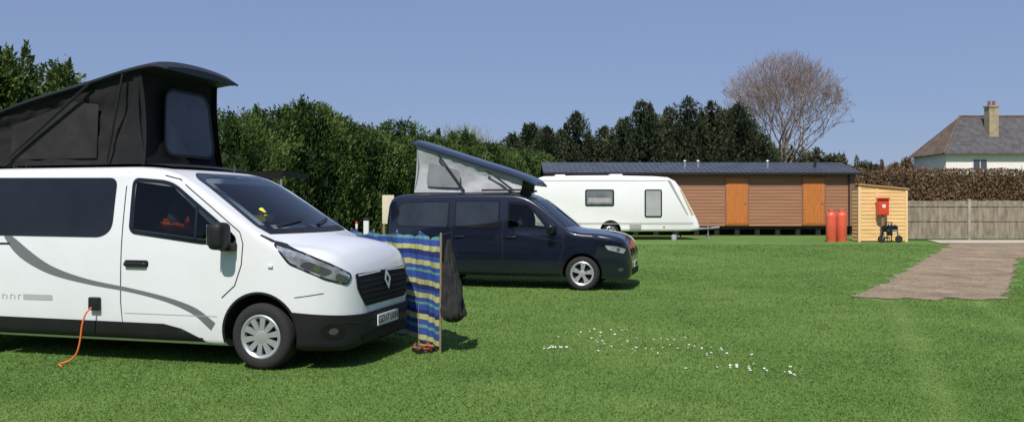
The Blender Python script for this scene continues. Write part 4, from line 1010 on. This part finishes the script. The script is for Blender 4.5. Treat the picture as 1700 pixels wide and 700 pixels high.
bh=thing('beech_hedge',(16,37.8,.28),0,'russet brown clipped beech hedge behind the wooden fence','hedge')
n=70000; x=rng.random(n)*20-.3; z=rng.random(n)**.8*3.05*(1+.04*(vnoise(x,x*0,1.3,21)-.5)+.05*(vnoise(x,x*0,.4,22)-.5)); lump=.6*vnoise(x,z,.7,8)+.4*vnoise(x,z,.25,9)
y=-.25*lump+rng.random(n)**2*.7+.15
P=np.stack([x,y,z],1); A_=rng.normal(size=(n,3))+np.array([0,-.3,.9])
npmesh('foliage',quads(P,A_,.06+.09*rng.random(n),.26),4,np.clip(.05+.50*lump+.4*rng.random(n)-.3*(y>.5),0,1),LV['brown'],bh)  # hollows and back leaves tinted darker, shade painted into leaf colour
mb=MB(); mb.box(-.2,19.6,.55,.75,0,2.75)
for i in range(90):
    xx=random.uniform(0,19.5); mb.cyl((xx,.1,0),(xx+random.uniform(-.3,.3),.1+random.uniform(-.1,.2),2.9+random.uniform(0,.35)),.02,.008,4,False)
mb.obj('stems',bh,mat('beech_stems',(.10,.065,.04),.9,var=.3))
fh=thing('reflection_hedge',(0,-16,0),0,'unseen dark green hedge added behind the camera for reflections','hedge')  # unseen hedge added behind the camera to darken paint and glass reflections
n=26000; x=(rng.random(n)*2-1)*45; z=rng.random(n)*5.2*(.9+.2*vnoise(x+50,x*0,2.3,5)); lump=vnoise(x+50,z,1.2,11)
P=np.stack([x,lump*.8+rng.random(n)*.5,z],1); npmesh('foliage',quads(P,rng.normal(size=(n,3))+np.array([0,.5,.8]),.35+.3*rng.random(n),.3),4,np.clip(.2+.5*lump+.3*rng.random(n),0,1),LV['hedge'],fh)  # tint also paints shade into the hollows between lumps
mb=MB(); mb.box(-45,45,-.6,.1,0,4.6); mb.obj('stems',fh,M['bark'])  # solid block backing the added hedge

def baretree(name,x,y,h,spread,m,label,seed,maxl=7,trunk=.26,R=None,zc_=.6,L0=.22,rmin=.011):
    rd=random.Random(seed); o=thing(name,(x,y,.28),0,label,'tree'); mt=MB(); mc=MB()
    Cc=V((0,0,h*zc_)); RR=(R,R,h*(1-zc_)) if R else None
    def grow(p,d,L,r,lev):
        q=p+d*L
        if RR:
            e=V(((q.x-Cc.x)/RR[0],(q.y-Cc.y)/RR[1],(q.z-Cc.z)/RR[2]))
            if e.length>1.0+rd.uniform(-.12,.06) and q.z>Cc.z*.6:
                if lev>=maxl-2: L*=.5
                else: d=(d+(Cc-q).normalized()*.45).normalized(); L*=.6
                q=p+d*L
        mid=p.lerp(q,.5)+V((rd.uniform(-1,1),rd.uniform(-1,1),rd.uniform(-.4,.4)))*L*.07
        b=mt if lev<2 else mc; ns=7 if lev<2 else (4 if lev<4 else 3)
        b.cyl(p,mid,r,r*.85,ns,False); b.cyl(mid,q,r*.85,r*.68,ns,False)
        if lev>=maxl: return
        k=3
        if lev==0: k=9 if R else 6
        if R and lev in (4,): k=4
        ph=rd.random()*6.28
        for i in range(k):
            a=ph+i*6.283/k+rd.uniform(-.4,.4); ax=d.orthogonal().normalized(); ax.rotate(Matrix.Rotation(a,3,d))
            tilt=rd.uniform(.25,.62)*spread if lev>0 else (.12+.85*((i*.382)%1))*spread
            nd=(d*math.cos(tilt)+ax*math.sin(tilt)); nd.z+=.08; nd.normalize()
            pos=q if i<2 else p.lerp(q,rd.uniform(.6,.98))
            grow(pos,nd,L*rd.uniform(.72,.88),max(r*rd.uniform(.50,.60),rmin),lev+1)
    grow(V((0,0,-.1)),V((.02,0,1)).normalized(),h*L0,trunk,0)
    mt.obj('trunk',o,M[m],True,fixn=False); mc.obj('crown',o,M[m],False,fixn=False)
baretree('bare_tree',19.9,60,12.8,1.08,'twig','large leafless tree with rounded grey-brown twiggy crown behind the cabin',5,7,.22,4.5,.60,.27,.0085)
baretree('bare_tree',-3.6,62,8.9,1.0,'twig2','small leafless budding tree rising above the green hedge',11,6,.15)
baretree('bare_tree',1.5,58,7.4,1.0,'twig2','small leafless budding tree rising above the green hedge',21,6,.12)

# ---------------------------------------------------------------- small things behind the vans
aw=thing('gazebo',(-5.1,14.6,0),0,'black flat-topped gazebo canopy behind the white van','gazebo')
mb=MB(); mb.poly([(-1,-.5,2.12),(1.12,-.5,2.18),(1.12,1.3,2.22),(-1,1.3,2.2)]); mb.box(-1,1.12,-.52,-.49,2.03,2.15); mb.box(1.10,1.13,-.5,1.3,2.08,2.18); mb.obj('canopy',aw,M['grillem'])
for a,b in ((-1,-.5),(1.1,-.5),(1.1,1.3),(-1,1.3)):
    mb=MB(); mb.cyl((a,b,0),(a,b,2.15),.020,.020,8); mb.obj('pole',aw,M['blackp'] if a<0 or b>0 else M['metal'],True)
nb=thing('notice_board',(-3.35,22,H(22)),0,'cream notice board on a post beside the dark car','sign')
rbox('panel',nb,(0,0,1.36),(.32,.03,.78),M['board'],.01); rbox('post',nb,(-.12,.03,.7),(.06,.06,1.4),M['pole'],.005); rbox('post',nb,(.12,.03,.7),(.06,.06,1.4),M['pole'],.005)
ub=thing('hookup_bollard',(-3.85,21.5,H(21.5)),0,'white electric hook-up bollard with dark cap by the hedge','bollard')
rbox('housing',ub,(0,0,.65),(.14,.12,.9),M['winframe'],.02); rbox('cap',ub,(0,0,1.12),(.17,.15,.06),M['blackp'],.02)
rp=thing('marker_post',(-4.05,21.2,H(21.2)),0,'short red and white marker post on grass by the hedge','post')
rbox('shaft',rp,(0,0,.55),(.05,.05,1.05),M['red'],.01); rbox('band',rp,(0,0,.95),(.055,.055,.12),M['winframe'],.005); rbox('band',rp,(0,0,.6),(.055,.055,.12),M['winframe'],.005)

# ---------------------------------------------------------------- light, world, camera
Sv=V((-.22,-.85,0)).normalized(); el=math.radians(51)
Sd=V((Sv.x*math.cos(el),Sv.y*math.cos(el),math.sin(el)))
l=bpy.data.lights.new('sun','SUN'); l.energy=4.6; l.angle=math.radians(.5); l.color=(1,.955,.88)
lo=bpy.data.objects.new('sun',l); COL.objects.link(lo); lo.rotation_euler=Sd.to_track_quat('Z','Y').to_euler()
w=bpy.data.worlds.new('World'); sc.world=w; w.use_nodes=True; nt=w.node_tree; bg=nt.nodes['Background']
sk=nt.nodes.new('ShaderNodeTexSky'); sk.sky_type='NISHITA'; sk.sun_disc=False; sk.sun_elevation=el; sk.sun_rotation=math.atan2(Sv.x,Sv.y)
sk.air_density=1.0; sk.dust_density=.6; sk.ozone_density=2.5
tn=nt.nodes.new('ShaderNodeMix'); tn.data_type='RGBA'; tn.blend_type='MIX'; tn.inputs[0].default_value=.72; tn.inputs[7].default_value=(2.35,3.15,5.6,1)
nt.links.new(sk.outputs[0],tn.inputs[6]); nt.links.new(tn.outputs[2],bg.inputs[0]); bg.inputs[1].default_value=.10
cd=bpy.data.cameras.new('camera'); cd.lens=36*1350/1700; cd.sensor_width=36; cd.clip_end=2000; cd.shift_y=-.0041
co=bpy.data.objects.new('camera',cd); COL.objects.link(co); co.location=(0,0,1.55); co.rotation_euler=(math.radians(90),0,0); sc.camera=co
sc.view_settings.view_transform='Standard'; sc.view_settings.look='None'; sc.view_settings.exposure=0
